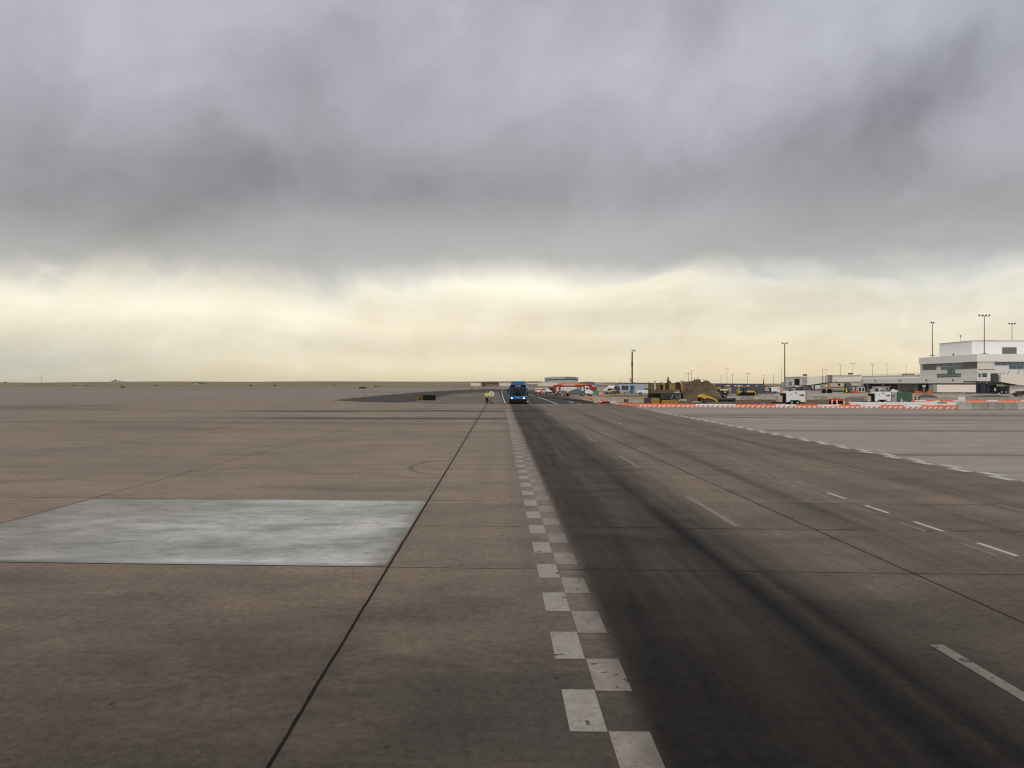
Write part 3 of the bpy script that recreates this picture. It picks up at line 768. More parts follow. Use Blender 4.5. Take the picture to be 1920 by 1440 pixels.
MB().ball((1.38, 0.2, 2.58), 0.09).build('marker_lamp', WHITE, bus)

# ------------------------------------------------------------ people
SKIN = paint('skin', (0.50, 0.30, 0.22), 0.6, dirt=0.1)
HAIR = paint('dark_hair', (0.03, 0.02, 0.015), 0.8)
def skin_mesh(name, verts, edges, radii, mat, parent, root=0, sub=1):
    me = bpy.data.meshes.new(name); me.from_pydata(verts, edges, [])
    o = bpy.data.objects.new(name, me); COL.objects.link(o); o.parent = parent
    sk = o.modifiers.new('skin', 'SKIN'); sk.use_smooth_shade = True
    for i, r in enumerate(radii):
        sv = me.skin_vertices[0].data[i]; rr = r if isinstance(r, tuple) else (r, r); sv.radius = rr
        sv.use_root = (i == root)
    if sub: s_ = o.modifiers.new('sub', 'SUBSURF'); s_.levels = sub; s_.render_levels = sub
    dg = bpy.context.evaluated_depsgraph_get()
    me2 = bpy.data.meshes.new_from_object(o.evaluated_get(dg))
    o.modifiers.clear(); o.data = me2; me2.materials.clear(); me2.materials.append(mat)
    for p in me2.polygons: p.use_smooth = True
    return o
def person(loc, rz, label, H=1.82, shirt=None, trousers=None, arms='front', hat=None):
    t = thing('person', label, 'person', loc, rz)
    k = H/1.80
    V = [(0,0,.95),(0,0,1.15),(0,-.01,1.38),(0,0,1.50),(0,-.01,1.60),(0,-.02,1.70)]
    Ed = [(0,1),(1,2),(2,3),(3,4),(4,5)]; Rd = [(.15,.11),(.145,.10),(.17,.11),(.06,.06),(.075,.09),(.075,.09)]
    hands = []
    for sx in (-1, 1):
        if arms == 'front': el_, wr, hn = (sx*.33,.02,1.13),(sx*.16,-.22,1.12),(sx*.09,-.27,1.14)
        elif arms == 'down': el_, wr, hn = (sx*.29,.02,1.14),(sx*.30,-.04,.90),(sx*.30,-.06,.82)
        else: el_, wr, hn = ((sx*.33,-.04,1.15),(sx*.42,-.22,1.18),(sx*.45,-.28,1.20)) if sx > 0 else ((sx*.29,.02,1.14),(sx*.30,-.04,.90),(sx*.30,-.06,.82))
        n = len(V); V += [(sx*.20,0,1.42), el_, wr, hn]; Ed += [(2,n),(n,n+1),(n+1,n+2),(n+2,n+3)]; Rd += [.062,.048,.032,(.035,.02)]
        # fingers and thumb as short chains from the palm
        h_ = Vector(hn); d = (h_-Vector(wr)).normalized(); side = d.cross(Vector((0,0,1))).normalized() if abs(d.z) < .9 else Vector((0,1,0))
        for i, ln in enumerate((.055,.07,.075,.065)):
            off = side*((i-1.5)*.02); m_ = len(V)
            V += [tuple(h_+off+d*.02+d*ln*.5), tuple(h_+off+d*.02+d*ln+Vector((0,0,-.02)))]; Ed += [(n+3,m_),(m_,m_+1)]; Rd += [.010,.008]
        m_ = len(V); V += [tuple(h_-side*.045), tuple(h_-side*.05+d*.035)]; Ed += [(n+3,m_),(m_,m_+1)]; Rd += [.011,.009]
        n = len(V); V += [(sx*.10,0,.88),(sx*.12,-.01,.48),(sx*.12,.02,.09),(sx*.13,-.13,.04)]; Ed += [(0,n),(n,n+1),(n+1,n+2),(n+2,n+3)]; Rd += [.095,.062,.042,(.045,.035)]
    V = [(a*k, b*k, c*k) for a, b, c in V]
    skin_mesh('body', V, Ed, Rd, SKIN, t)
    S = shirt or YELLOW; T = trousers or BLACK
    jv = [(0,0,.92),(0,0,1.15),(0,-.01,1.36),(0,0,1.46)]; je = [(0,1),(1,2),(2,3)]; jr = [(.19,.14),(.18,.135),(.205,.14),(.10,.09)]
    for sx in (-1, 1):
        if arms == 'front': el_, wr = (sx*.33,.02,1.13),(sx*.17,-.21,1.12)
        elif arms == 'down' or sx < 0: el_, wr = (sx*.29,.02,1.14),(sx*.30,-.035,.92)
        else: el_, wr = (sx*.33,-.04,1.15),(sx*.41,-.20,1.18)
        n = len(jv); jv += [(sx*.205,0,1.40), el_, wr]; je += [(2,n),(n,n+1),(n+1,n+2)]; jr += [.085,.068,.052]
    skin_mesh('jacket', [(a*k,b*k,c*k) for a,b,c in jv], je, jr, S, t, sub=1)
    tv = [(0,0,.96)]; te = []; tr = [(.175,.13)]
    for sx in (-1, 1):
        n = len(tv); tv += [(sx*.10,0,.86),(sx*.12,-.01,.48),(sx*.12,.02,.12)]; te += [(0,n),(n,n+1),(n+1,n+2)]; tr += [.130,.105,.095]
    skin_mesh('trousers', [(a*k,b*k,c*k) for a,b,c in tv], te, tr, T, t, sub=1)
    for sx in (-1, 1): MB().box(sx*.125-.05, sx*.125+.05, -.20, .08, 0, .10, .025).build('shoe', BLACK, t)
    # face
    hz = 1.655*k
    b = MB(); b.ball((0, -.02, hz), .085, .10, .12, 16); b.ball((0, -.125, hz-.01), .016, .022, .025, 8)
    for sx in (-1, 1): b.ball((sx*.088, -.01, hz), .012, .02, .03, 8)
    hd = b.build('head', SKIN, t, True)
    for sx in (-1, 1): MB().ball((sx*.032, -.108, hz+.012), .011, .008, .008, 8).build('eye', BLACK, hd, True)
    MB().box(-.025, .025, -.112, -.104, hz-.058, hz-.048).build('mouth', RED, hd)
    b = MB(); b.ball((0, .005, hz+.03), .095, .105, .10, 14); b.build('hair' if hat is None else 'hat', HAIR if hat is None else hat, t, True)
    return t
HIVIS = paint('hivis_yellow', (0.72, 0.62, 0.10), 0.6, dirt=0.15)
HIGREEN = paint('hivis_green', (0.62, 0.95, 0.06), 0.6, dirt=0.05)
NAVY = paint('dark_trousers', (0.004, 0.004, 0.006), 0.9)
Yp = gd(757.4)
person(((912.8-960)*Yp/1500, Yp, 0), R(8), 'worker in a yellow jacket and black trousers standing left of the bus', 1.93, HIVIS, NAVY, 'front')
Y = gd(740.5)
person(((1138.4-960)*Y/1500, Y, 0), R(20), 'worker in a bright green hi-vis vest beside the small yellow loader', 1.8, HIGREEN, DKGREY, 'down', WHITE)
Y = gd(744)
person(((1064.5-960)*Y/1500, Y, 0), R(150), 'worker in a yellow-green vest standing before the grey and white tank truck', 1.8, HIVIS, NAVY, 'down', HIVIS)
Y = gd(738.5)
person(((1016.2-960)*Y/1500, Y, 0), R(30), 'person in orange vest walking behind the small white and orange car', 1.75, ORANGE, DORANGE, 'down', WHITE)

# round board with extinguisher cart by the worker
f = F(921.3, 120.6)
o = thing('marshal_board', 'round white board on a thin post beside the worker in yellow', 'board', f.loc())
b = MB(); b.cyl((0, 0.02, 1.50), (0, 0.06, 1.50), 0.42, 0.42, 28); b.build('disc', paint('board_white', (0.68, 0.66, 0.60), 0.6), o)
MB().cyl((0, -0.02, 0.04), (0, -0.02, 1.80), 0.035, 0.03, 8).build('post', DKGREY, o)
MB().box(-0.25, 0.25, -0.2, 0.2, 0, 0.04, 0.01).build('base', DKGREY, o)
f = F(918.6, 119.6)
o = thing('fire_extinguisher', 'dark red wheeled fire extinguisher leaning at the worker\'s feet', 'extinguisher', f.loc())
MB().cyl((-0.16, 0, 0.60), (0.12, 0, 0.16), 0.115, 0.12, 14).build('cylinder', paint('extinguisher_red', (0.30, 0.012, 0.02), 0.35), o)
MB().tube([(0.2, 0, 0.15), (-0.25, 0.05, 0.9), (-0.2, 0.05, 0.98)], 0.02).build('handle', STEEL, o)
wheel(o, 0.30, -0.05, 0.14, 0.06, 'wheel', 'y'); wheel(o, 0.30, 0.22, 0.14, 0.06, 'wheel', 'y')
MB().cyl((-0.2, 0, 0.66), (-0.17, 0, 0.60), 0.04, 0.05, 8).build('valve', BLACK, o)

# ------------------------------------------------------------ generic cars and trucks (local: x right, y away, z up)
def side_profile_car(name, label, cat, loc, rz, body, L=4.6, Wd=1.85, H=1.55, kind='suv', group=None):
    """car with its length along local x"""
    t = thing(name, label, cat, loc, rz, group)
    h = H
    if kind == 'pickup':
        prof = [(-L/2, .45), (-L/2, 1.0), (-L/2+.1, 1.08), (0.0, 1.10), (0.0, 1.10), (L/2-.15, 1.12), (L/2, 1.0), (L/2, .45)]
        cabin = [(-0.55, 1.11), (-0.35, h), (0.95, h), (1.55, 1.13)]
    elif kind == 'sedan':
        prof = [(-L/2, .35), (-L/2, .80), (-L/2+.3, .95), (L/2-1.2, .92), (L/2-.1, .75), (L/2, .35)]
        cabin = [(-L*.38, .94), (-L*.22, h), (L*.10, h), (L*.26, .92)]
    else:
        prof = [(-L/2, .38), (-L/2, .95), (-L/2+.1, 1.02), (L/2-1.0, 1.0), (L/2-.1, .85), (L/2, .38)]
        cabin = [(-L/2+.1, 1.02), (-L/2+.35, h), (L*.12, h), (L*.30, 1.0)]
    MB().prism(prof, -Wd/2, Wd/2, 'y', 0.05).build('body', body, t)
    MB().prism(cabin, -Wd/2+.1, Wd/2-.1, 'y', 0.05).build('cabin', body, t)
    cx = [p[0] for p in cabin]
    z0, z1 = cabin[0][1]+.06, h-.1
    for sy in (-1, 1):
        y = sy*(Wd/2-.1)
        a, b_ = sorted((y-0.012, y+0.012))
        mid = (cx[1]+cx[2])/2
        MB().prism([(cx[0]+.18, z0), (cx[1]+.05, z1), (mid-.05, z1), (mid-.05, z0)], a, b_).build('side_window', GLASSD, t)
        MB().prism([(mid+.05, z0), (mid+.05, z1), (cx[2]-.02, z1), (cx[3]-.22, z0)], a, b_).build('side_window', GLASSD, t)
        for sx in (-1, 1):
            wheel(t, sx*L*.31, sy*(Wd/2-.09), .36, .22, 'wheel', 'y')
    MB().prism([(-Wd/2+.2, z0), (Wd/2-.2, z0), (Wd/2-.28, z1), (-Wd/2+.28, z1)], cx[0]-.0, cx[0]+.02, 'x').build('rear_window', GLASSD, t)
    for sy in (-1, 1):
        MB().box(L/2-.02, L/2+.02, sy*.62-.14, sy*.62+.14, .68, .82, .01).build('headlight', WHITE, t)
        MB().box(-L/2-.02, -L/2+.02, sy*.68-.1, sy*.68+.1, .72, .92, .01).build('tail_light', RED, t)
    MB().box(L/2-.06, L/2+.05, -Wd/2+.05, Wd/2-.05, .32, .50, .03).build('bumper', BLACK, t)
    MB().box(-L/2-.05, -L/2+.06, -Wd/2+.05, Wd/2-.05, .32, .50, .03).build('bumper', BLACK, t)
    return t
CARW = paint('car_white', (0.70, 0.66, 0.62), 0.3, dirt=0.2)
Y = gd(738.3)
t = side_profile_car('car', 'small white and orange service car seen from the front beside the road', 'car', ((1009.3-960)*Y/1500, Y, 0), R(-90), CARW, 4.2, 1.9, 1.65, 'suv')
for ch in t.children:
    pass
MB().box(2.05, 2.16, -0.95, -0.45, 0.55, 0.9, .01).build('orange_corner', ORANGE, t); MB().box(2.05, 2.16, 0.45, 0.95, 0.55, 0.9, .01).build('orange_corner', ORANGE, t)
MB().prism([(-.75, 1.08), (.75, 1.08), (.64, 1.52), (-.64, 1.52)], 0.72, 0.98, 'x').build('windshield', GLASSD, t)
MB().box(-0.1, 0.2, -0.4, 0.4, 1.66, 1.74, .02).build('light_bar', ORANGE, t)
Y = gd(737.6)
side_profile_car('car', 'white car parked behind the orange cones right of the small service car', 'car', ((1024-960)*Y/1500, Y, 0), R(-60), CARW, 4.4, 1.8, 1.5, 'suv')
Y = gd(736.8)
side_profile_car('car', 'dark green-black car parked left of the red fire truck', 'car', ((1033-960)*Y/1500, Y, 0), R(-150), paint('car_dark', (0.02, 0.03, 0.03), 0.3), 4.8, 1.9, 1.9, 'suv')

# tank truck with white and grey side
f = F(1082, gd(743.0))
t = thing('tank_truck', 'long white and grey service truck with number 350 and a white cab', 'truck', f.loc())
gx = f.x
BODYG = paint('truck_grey', (0.105, 0.11, 0.12), 0.4)
MB().box(gx(1052.2), gx(1094.2), 0, 2.5, 0.62, f.z(725.4), .05).build('box_body', paint('truck_white', (0.66, 0.69, 0.69), 0.4), t)
wave = [(gx(1052.1), 0.6)]
for px, py in [(1052.1, 732.4), (1056, 731.8), (1060, 733), (1064, 732), (1069, 733), (1073, 731), (1078, 729.6), (1082, 730.5), (1086, 730), (1090, 732), (1094.3, 733.6)]: wave.append((gx(px), f.z(py)))
wave.append((gx(1094.3), 0.6))
MB().prism(wave, -0.03, -0.004).build('grey_panel', BODYG, t)
MB().box(gx(1052), gx(1094.4), 0.02, 2.48, f.z(725.3), f.z(724.5)).build('roof_rail', RED, t)
MB().box(gx(1094.6), gx(1096.2), 0.1, 2.4, 0.7, f.z(724.2)).build('cab_gap', BLACK, t)
MB().prism([(gx(1096.5), .7), (gx(1096.5), f.z(724.0)), (gx(1101.5), f.z(723.8)), (gx(1104), f.z(725)), (gx(1106.2), f.z(731.6)), (gx(1110.6), f.z(732.6)), (gx(1111.8), f.z(734)), (gx(1111.8), .6)], 0.05, 2.4, 'y', .05).build('cab', WHITE, t)
MB().prism([(gx(1099), f.z(730)), (gx(1099), f.z(726.3)), (gx(1102.6), f.z(726.3)), (gx(1104.6), f.z(730))], 0.02, 0.045).build('cab_window', GLASSD, t)
MB().box(gx(1054), gx(1108), 0.3, 2.2, 0.45, 0.62).build('chassis', BLACK, t)
for px in (1060, 1065.5, 1092.5, 1107.5):
    for yy in (0.25, 2.25): wheel(t, gx(px), yy, .48, .28, 'wheel', 'y')
text_mesh('number', '350', 0.95, DKGREY, t, (gx(1086), -0.04, f.z(728.2)), bold=.02)
MB().box(gx(1054.5), gx(1057), -.035, -.004, f.z(728.7), f.z(727.2)).build('logo_mark', paint('logo_teal', (0.10, 0.25, 0.30), .5), t)
MB().box(gx(1061), gx(1071), -.03, -.004, f.z(728.5), f.z(727.7)).build('logo_line', GREYW, t)
# fire truck behind
f = F(1060, 215)
t = thing('fire_truck', 'red and orange fire truck parked behind the white and grey truck', 'fire truck', f.loc())
gx = f.x
MB().box(gx(1038.3), gx(1100), 0, 2.8, 0.8, f.z(722.2), .08).build('body', RED, t)
MB().prism([(gx(1044), f.z(722.1)), (gx(1045.5), f.z(719.2)), (gx(1050), f.z(718.2)), (gx(1068), f.z(718.3)), (gx(1100), f.z(719.5)), (gx(1100), f.z(722.1))], 0.2, 2.6, 'y', .05).build('boom', paint('truck_orange', (0.62, 0.22, 0.03), .5), t)
MB().box(gx(1043), gx(1048), -0.04, -.004, 1.0, f.z(725.2)).build('locker_door', GREYW, t)
MB().box(gx(1056), gx(1078), 0.05, 0.18, f.z(723.9), f.z(720.6)).build('hose_deck', GREYW, t)
MB().prism([(gx(1100.2), .8), (gx(1100.2), f.z(722)), (gx(1108), f.z(721)), (gx(1118), f.z(723.8)), (gx(1119.5), f.z(729.5)), (gx(1119.5), f.z(731)), (gx(1112), .8)], 0, 2.7, 'y', .08).build('cab', RED, t)
MB().prism([(gx(1109.5), f.z(725.6)), (gx(1110), f.z(722.3)), (gx(1114), f.z(722.0)), (gx(1117.2), f.z(723.6)), (gx(1118), f.z(725.6))], -0.03, -.004).build('cab_window', paint('pale_glass', (0.3, 0.33, 0.36), .2), t)
MB().box(gx(1103), gx(1116), 0.6, 2.0, f.z(721.4), f.z(720.6)).build('light_bar', MIDGREY, t)
MB().box(gx(1040), gx(1112), 0.3, 2.4, 0.5, 0.78).build('chassis', BLACK, t)
for px in (1043, 1050, 1108): wheel(t, gx(px), .3, .62, .4, 'wheel', 'y')
# low building of dark roofs behind
f = F(1103, 1000)
o = thing('low_warehouse', 'low brown-grey warehouse right of the pale hangar', 'warehouse', f.loc())
MB().box(f.x(1089), f.x(1115), 0, 30, 0, f.z(718.8)).build('wall', paint('warehouse_wall', (0.25, 0.22, 0.20), .8), o)
MB().prism([(f.x(1088), f.z(718.7)), (f.x(1090), f.z(716.6)), (f.x(1098), f.z(715.6)), (f.x(1108), f.z(715.6)), (f.x(1116), f.z(717)), (f.x(1116), f.z(718.7))], -1, 31).build('roof', paint('warehouse_roof', (0.17, 0.14, 0.12), .8), o)
f = F(1146, 900)
o = thing('low_warehouse', 'pale pinkish warehouse block left of the blue-grey site cabin', 'warehouse', f.loc())
MB().box(f.x(1140), f.x(1153), 0, 30, 0, f.z(717.8)).build('wall', paint('pink_wall', (0.45, 0.38, 0.38), .8), o)
MB().box(f.x(1139.5), f.x(1153.5), -1, 31, f.z(717.7), f.z(717.1)).build('roof', MIDGREY, o)
f = F(1130, 800)
o = thing('low_warehouse', 'pale low shed between the red truck and the white tanker', 'warehouse', f.loc())
MB().prism([(f.x(1119), 0), (f.x(1119), f.z(719.5)), (f.x(1123), f.z(717.6)), (f.x(1131), f.z(719)), (f.x(1140), f.z(720)), (f.x(1140), 0)], 0, 20).build('wall', paint('shed_pale', (0.36, 0.33, 0.29), .8), o)
MB().box(f.x(1120), f.x(1139), -.3, -.02, f.z(725), f.z(722)).build('door', MIDGREY, o)

# white tanker, loader, site cabin, pickup
f = F(1145, 262)
t = thing('tanker_truck', 'white tanker truck standing left of the blue-grey site cabin', 'truck', f.loc())
gx = f.x
MB().cyl((gx(1141), 1.2, f.z(727.6)), (gx(1154), 1.2, f.z(727.6)), 0.75, 0.75, 18).build('tank', WHITE, t)
MB().prism([(gx(1132.5), .6), (gx(1132.7), f.z(729.6)), (gx(1137), f.z(728.5)), (gx(1139), f.z(726)), (gx(1144.6), f.z(724.9)), (gx(1144.6), .6)], 0, 2.3, 'y', .08).build('cab', WHITE, t)
MB().prism([(gx(1138.3), f.z(730.5)), (gx(1140), f.z(728.4)), (gx(1147), f.z(728.4)), (gx(1147), f.z(733)), (gx(1138), f.z(733))], -.04, -.004).build('cab_window', GLASSD, t)
MB().box(gx(1134), gx(1154), .2, 2.2, .4, .9).build('chassis', BLACK, t)
for px in (1136, 1150): wheel(t, gx(px), .2, .5, .3, 'wheel', 'y')
MB().box(gx(1153.8), gx(1157), 0.1, 2.2, 0.5, f.z(724.2)).build('rear_frame', BLACK, t)
f = F(1188, 250)
t = thing('site_cabin', 'long blue-grey site office cabin with a dark window and a blue door', 'cabin', f.loc())
gx = f.x
MB().box(gx(1160.5), gx(1224), 0, 3.2, .42, f.z(719)).build('wall', ribbed('cabin_siding', (0.33, 0.39, 0.45), .3, .6, 0, .35), t)
MB().box(gx(1159.8), gx(1224.5), -.2, 3.4, f.z(718.95), f.z(717.9)).build('roof', DKGREY, t)
wd = MB().box(gx(1166.2), gx(1177.6), -.06, -.004, f.z(730.8), f.z(723.4)).build('window', BLACK, t)
MB().box(gx(1168), gx(1176), -.08, -.062, f.z(729.8), f.z(724.6)).build('pane', glass('cabin_glass', (0.06, 0.055, 0.045)), wd)
dr = MB().box(gx(1182.4), gx(1188.6), -.05, -.004, f.z(737.8), f.z(724)).build('door', paint('door_blue', (0.04, 0.15, 0.27), .5), t)
MB().box(gx(1182.2), gx(1183.8), -.07, -.052, f.z(737.8), f.z(723.9)).build('open_edge', BLACK, dr)
MB().box(gx(1181), gx(1189.5), -.9, -.01, f.z(723.7), f.z(723.2)).build('canopy', MIDGREY, t)
b = MB(); b.prism([(gx(1170.5), .02), (gx(1182), f.z(732)), (gx(1182), f.z(733.5)), (gx(1174), .02)], -1.1, -.1); b.build('ramp', MIDGREY, t)
for px in (1160.6, 1170, 1185, 1200, 1222): MB().box(gx(px), gx(px)+.4, .3, .7, 0, .42).build('leg', BLACK, t)
for px in (1189.7, 1217): MB().box(gx(px-1.2), gx(px+1.2), .8, 1.5, f.z(717.85), f.z(716.9), .03).build('roof_vent', DKGREY, t)
f = F(1185.3, 256)
t = thing('camera_mast', 'thick dark brown mast with a white lamp head behind the site cabin', 'mast', f.loc())
BRN = paint('rust_brown', (0.06, 0.035, 0.022), .7)
MB().cyl((0, 0, 0), (0, 0, f.z(687)), .25, .22, 10).build('pole', BRN, t)
MB().cyl((0, 0, f.z(687)), (0, 0, f.z(674)), .30, .2, 10).build('pole', BRN, t)
MB().cyl((0, 0, f.z(674)), (0, 0, f.z(659)), .22, .2, 10).build('pole', BRN, t)
hd = MB().box(-.25, 1.15, -.25, .25, f.z(657.3), f.z(655.2), .06, Matrix.Rotation(R(8), 4, 'Y'), (0, 0, f.z(656))).build('lamp_head', GREYW, t)
MB().box(.25, 1.1, -.3, .3, f.z(658.9), f.z(657.5), .04).build('lens_box', MIDGREY, hd)
MB().tube([(0, 0, f.z(698.5)), (-.95, 0, f.z(698.3))], .04).build('side_arm', MIDGREY, t)
MB().tube([(-.35, 0, f.z(688)), (-.35, 0, f.z(672))], .03).build('cable', MIDGREY, t)
MB().box(-.8, -.3, -.3, .3, f.z(716), f.z(709.3), .03).build('control_box', BEIGE, t)
# small yellow skid-steer loader
f = F(1148, 232)
t = thing('skid_loader', 'small dusty yellow loader with a grey cage left of the site cabin', 'loader', f.loc(), 0)
gx = f.x
MB().box(gx(1143), gx(1155), 0, 1.5, .35, f.z(733.8), .08).build('body', YELLOWD, t)
MB().box(gx(1152.5), gx(1162), 0.2, 1.4, f.z(738), f.z(724.8), .1).build('cage', DKGREY, t)
for yy in (-.1, 1.6): MB().tube([(gx(1155.5), yy, f.z(732)), (gx(1147), yy, f.z(732.5)), (gx(1141), yy, f.z(735.5)), (gx(1137.5), yy, .5)], .14).build('lift_arm', paint('pale_yellow', (0.62, 0.44, 0.14), .6), t)
MB().prism([(gx(1135.8), .1), (gx(1139.5), .1), (gx(1140), .9), (gx(1137), .8)], -.3, 1.8).build('bucket', DKGREY, t)
for px in (1145, 1152):
    for yy in (-.05, 1.5): wheel(t, gx(px), yy, .42, .3, 'wheel', 'y', YELLOWD)
f = F(1212, 232)
side_profile_car('pickup_truck', 'white pickup truck parked in front of the site cabin', 'pickup truck', ((1212-960)*222/1500, 222, 0), R(-5), paint('pickup_white', (0.74, 0.74, 0.73), .3, dirt=.1), 5.4, 1.95, 1.85, 'pickup')

# green portable cabinet, barrels, cones -------------------------
f = F(1118.5, gd(741.2))
t = thing('green_hopper', 'bright green spreader hopper next to the orange drum', 'hopper', f.loc())
MB().prism([(-.45, .35), (.45, .35), (.62, .9), (.55, 1.35), (-.5, 1.35), (-.62, .9)], 0, .9, 'y', .06).build('tub', paint('bright_green', (0.0, 0.30, 0.16), .5), t)
MB().box(-.3, .3, .2, .7, 1.36, 1.45, .02).build('lid', GREEN, t)
for sx in (-.4, .4): wheel(t, sx, .4, .18, .12, 'wheel', 'y')
def drum(label, px, py, mat=ORANGE, r=.3, hgt=1.0):
    Y = gd(py); t = thing('traffic_drum', label, 'drum', ((px-960)*Y/1500, Y, 0))
    MB().cyl((0, 0, .06), (0, 0, hgt), r, r*.82, 16).build('barrel', mat, t)
    b = MB(); b.cyl((0, 0, .35), (0, 0, .5), r*.97, r*.95, 16); b.cyl((0, 0, .65), (0, 0, .8), r*.92, r*.89, 16); b.build('band', WHITE, t)
    MB().cyl((0, 0, 0), (0, 0, .06), r*1.25, r*1.2, 16).build('base', BLACK, t)
    return t
drum('orange traffic drum right of the green hopper', 1125.6, 742.0, ORANGE, .42, 1.25)
def make_cone():
    t = thing('traffic_cone', 'x', 'traffic cone', (0, 0, 0), group='orange traffic cones')
    MB().box(-.19, .19, -.19, .19, 0, .04, .01).build('base', BLACK, t)
    MB().cyl((0, 0, .04), (0, 0, .90), .15, .04, 16).build('cone_body', ORANGE, t)
    b = MB(); b.cyl((0, 0, .46), (0, 0, .60), .103, .086, 16); b.cyl((0, 0, .68), (0, 0, .78), .077, .064, 16); b.build('reflective_band', WHITE, t)
    return t
cone = make_cone()
cones = [(1055.3, 743.5, 'orange cone at the left rear of the white and grey truck'), (1123.5, 757.2, 'orange cone before the left end of the amber-topped barrier'),
         (1560.2, 761.3, 'orange cone with white bands left of the orange mixing tank'), (1569.2, 761.5, 'orange cone in front of the orange mixing tank, nearest its left side'),
         (1582.4, 763.2, 'orange cone at the right end of the orange mixing tank'), (1593, 763.6, 'orange cone standing alone right of the orange mixing tank'),
         (1629, 762.2, 'orange cone left of the right white generator trailer'), (1690.6, 758.3, 'orange cone in front of the green dumpster'),
         (1713.5, 754.8, 'orange cone by the tan forklift, left of two'), (1719.5, 754.2, 'orange cone by the tan forklift, right of two'),
         (1452, 747, 'small orange cone behind the concrete barrier, left of three'), (1457, 746.5, 'small orange cone behind the concrete barrier, middle of three'), (1463, 746.8, 'small orange cone behind the concrete barrier, right of three'),
         (1017, 739.5, 'orange cone right of the small service car, left of two'), (1020.8, 739.2, 'orange cone right of the small service car, right of two'), (1807.5, 742.0, 'tiny orange cone in front of the white container')]
for i, (px, py, lab) in enumerate(cones):
    Y = gd(py); loc = ((px-960)*Y/1500, Y, 0)
    if i == 0: cone.location = loc; cone['label'] = lab; cone.scale = (1.1,)*3
    else: copy_tree(cone, None, lab, loc, random.uniform(-.4, .4), 1.05 if py > 745 else 1.2)

# ------------------------------------------------------------ low striped barricades
ST_O = stripes('orange_striped', (0.72, 0.115, 0.03), (0.66, 0.60, 0.52))
ST_W = stripes('white_striped', (0.62, 0.61, 0.58), (0.60, 0.13, 0.04))
def barricade(mat):
    t = thing('barricade', 'x', 'barricade', (0, 0, 0), group='low striped barricades')
    Lh = 1.2
    MB().prism([(-.28, 0), (-.26, .12), (-.17, .38), (-.12, .43), (.12, .43), (.17, .38), (.26, .12), (.28, 0)], -Lh, Lh, 'x', .02).build('shell', mat, t)
    b = MB(); b.cyl((-.8, 0, .42), (-.8, 0, .47), .06, .06, 10); b.cyl((.8, 0, .42), (.8, 0, .47), .06, .06, 10); b.build('filler_cap', BLACK, t)
    return t
bo, bwh = barricade(ST_O), barricade(ST_W)
seq = [(x, 'O') for x in (1214.5, 1250, 1285.5)] + [(1323, 'W'), (1360, 'W'), (1398, 'O'), (1436, 'O'), (1474.5, 'W'), (1513, 'O'), (1552.5, 'W'), (1593, 'O'), (1633.5, 'W'), (1673, 'O'), (1711, 'W'), (1748, 'O'), (1781.5, 'O')]
used = {'O': False, 'W': False}; cnt = 0
for i, (px, c) in enumerate(seq):
    py = 762.6 + (px-1200)/590*4.2
    Y = gd(py)+random.uniform(-.12, .12); loc = ((px-960)*Y/1500, Y, 0); rz = random.uniform(-.02, .02)+math.atan2(gd(766.8)-gd(762.6), (790*gd(766.8)/1500*1.0507)-(240*gd(762.6)/1500))
    lab = ('orange' if c == 'O' else 'white') + ' striped barricade, ' + ORD[i] + ' from the left in the long front line'
    src = bo if c == 'O' else bwh
    sc_x = (2.55 if i > 2 else 2.5)/2.4
    if not used[c]: src.location = loc; src.rotation_euler = (0, 0, rz); src['label'] = lab; used[c] = True; o = src
    else: o = copy_tree(src, None, lab, loc, rz)
    o.scale = (sc_x if px < 1790 else 0.7, 1, 1)
# red ones receding at the left end
left = [((1196, 761.2), 'O'), ((1176, 759.6), 'O'), ((1152, 757.6), 'O'), ((1139, 756.2), 'W')]
pts = [(1203, 762.6), (1180, 761.0), (1160, 759.2), (1141, 757.3), (1125, 755.2), (1108, 752.5), (1094, 749.5)]
for i in range(len(pts)-1):
    a = Vector(gp(*pts[i])); b_ = Vector(gp(*pts[i+1])); m_ = (a+b_)/2; d = b_-a
    c = bo if i != 2 and i != 4 else bwh
    o = copy_tree(c, None, ('orange' if c is bo else 'white') + ' striped barricade, ' + ORD[i] + ' in the curve running back to the left', (m_.x, m_.y, 0), math.atan2(d.y, d.x))
    o.scale = (d.length/2.44, 1, 1.0 if i < 4 else 1.3)
# second striped line farther right
k = 0
for px in list(range(1725, 1765, 21)) + list(range(1776, 1925, 21)):
    Y = 131; lab = ('orange' if k % 3 else 'white') + ' striped barricade, ' + ORD[k] + ' from the left in the farther right line'
    copy_tree(bo if k % 3 else bwh, None, lab, ((px-960)*Y/1500, Y, 0), 0).scale = (.78, 1, .85); k += 1
# white flat kerb strip behind the front line
f = F(1690, 104.5)
t = tag(MB().box(f.x(1600), f.x(1791), 0, .5, 0, .62, .03).build('white_pipe_rail', WHITE), 'long white plastic rail lying behind the right half of the front barricades', 'rail')
t.location = f.loc(); t.rotation_euler = (0, 0, R(-9))
t = tag(MB().box(-.45, .45, -.3, .3, 0, .12, .02).build('black_mat', BLACK), 'black sheet lying on the white rail near its right end', 'mat'); t.location = ((1743-960)*100.5/1500, 97.6, .63)
t = tag(MB().box(-.45, .45, -.3, .3, 0, .12, .02).build('white_sack', WHITE), 'white sack lying between the cones and the orange mixing tank', 'sack')
t.location = ((1574-960)*107/1500, 107.2, 0); t.scale = (.6, 1, 2.6)

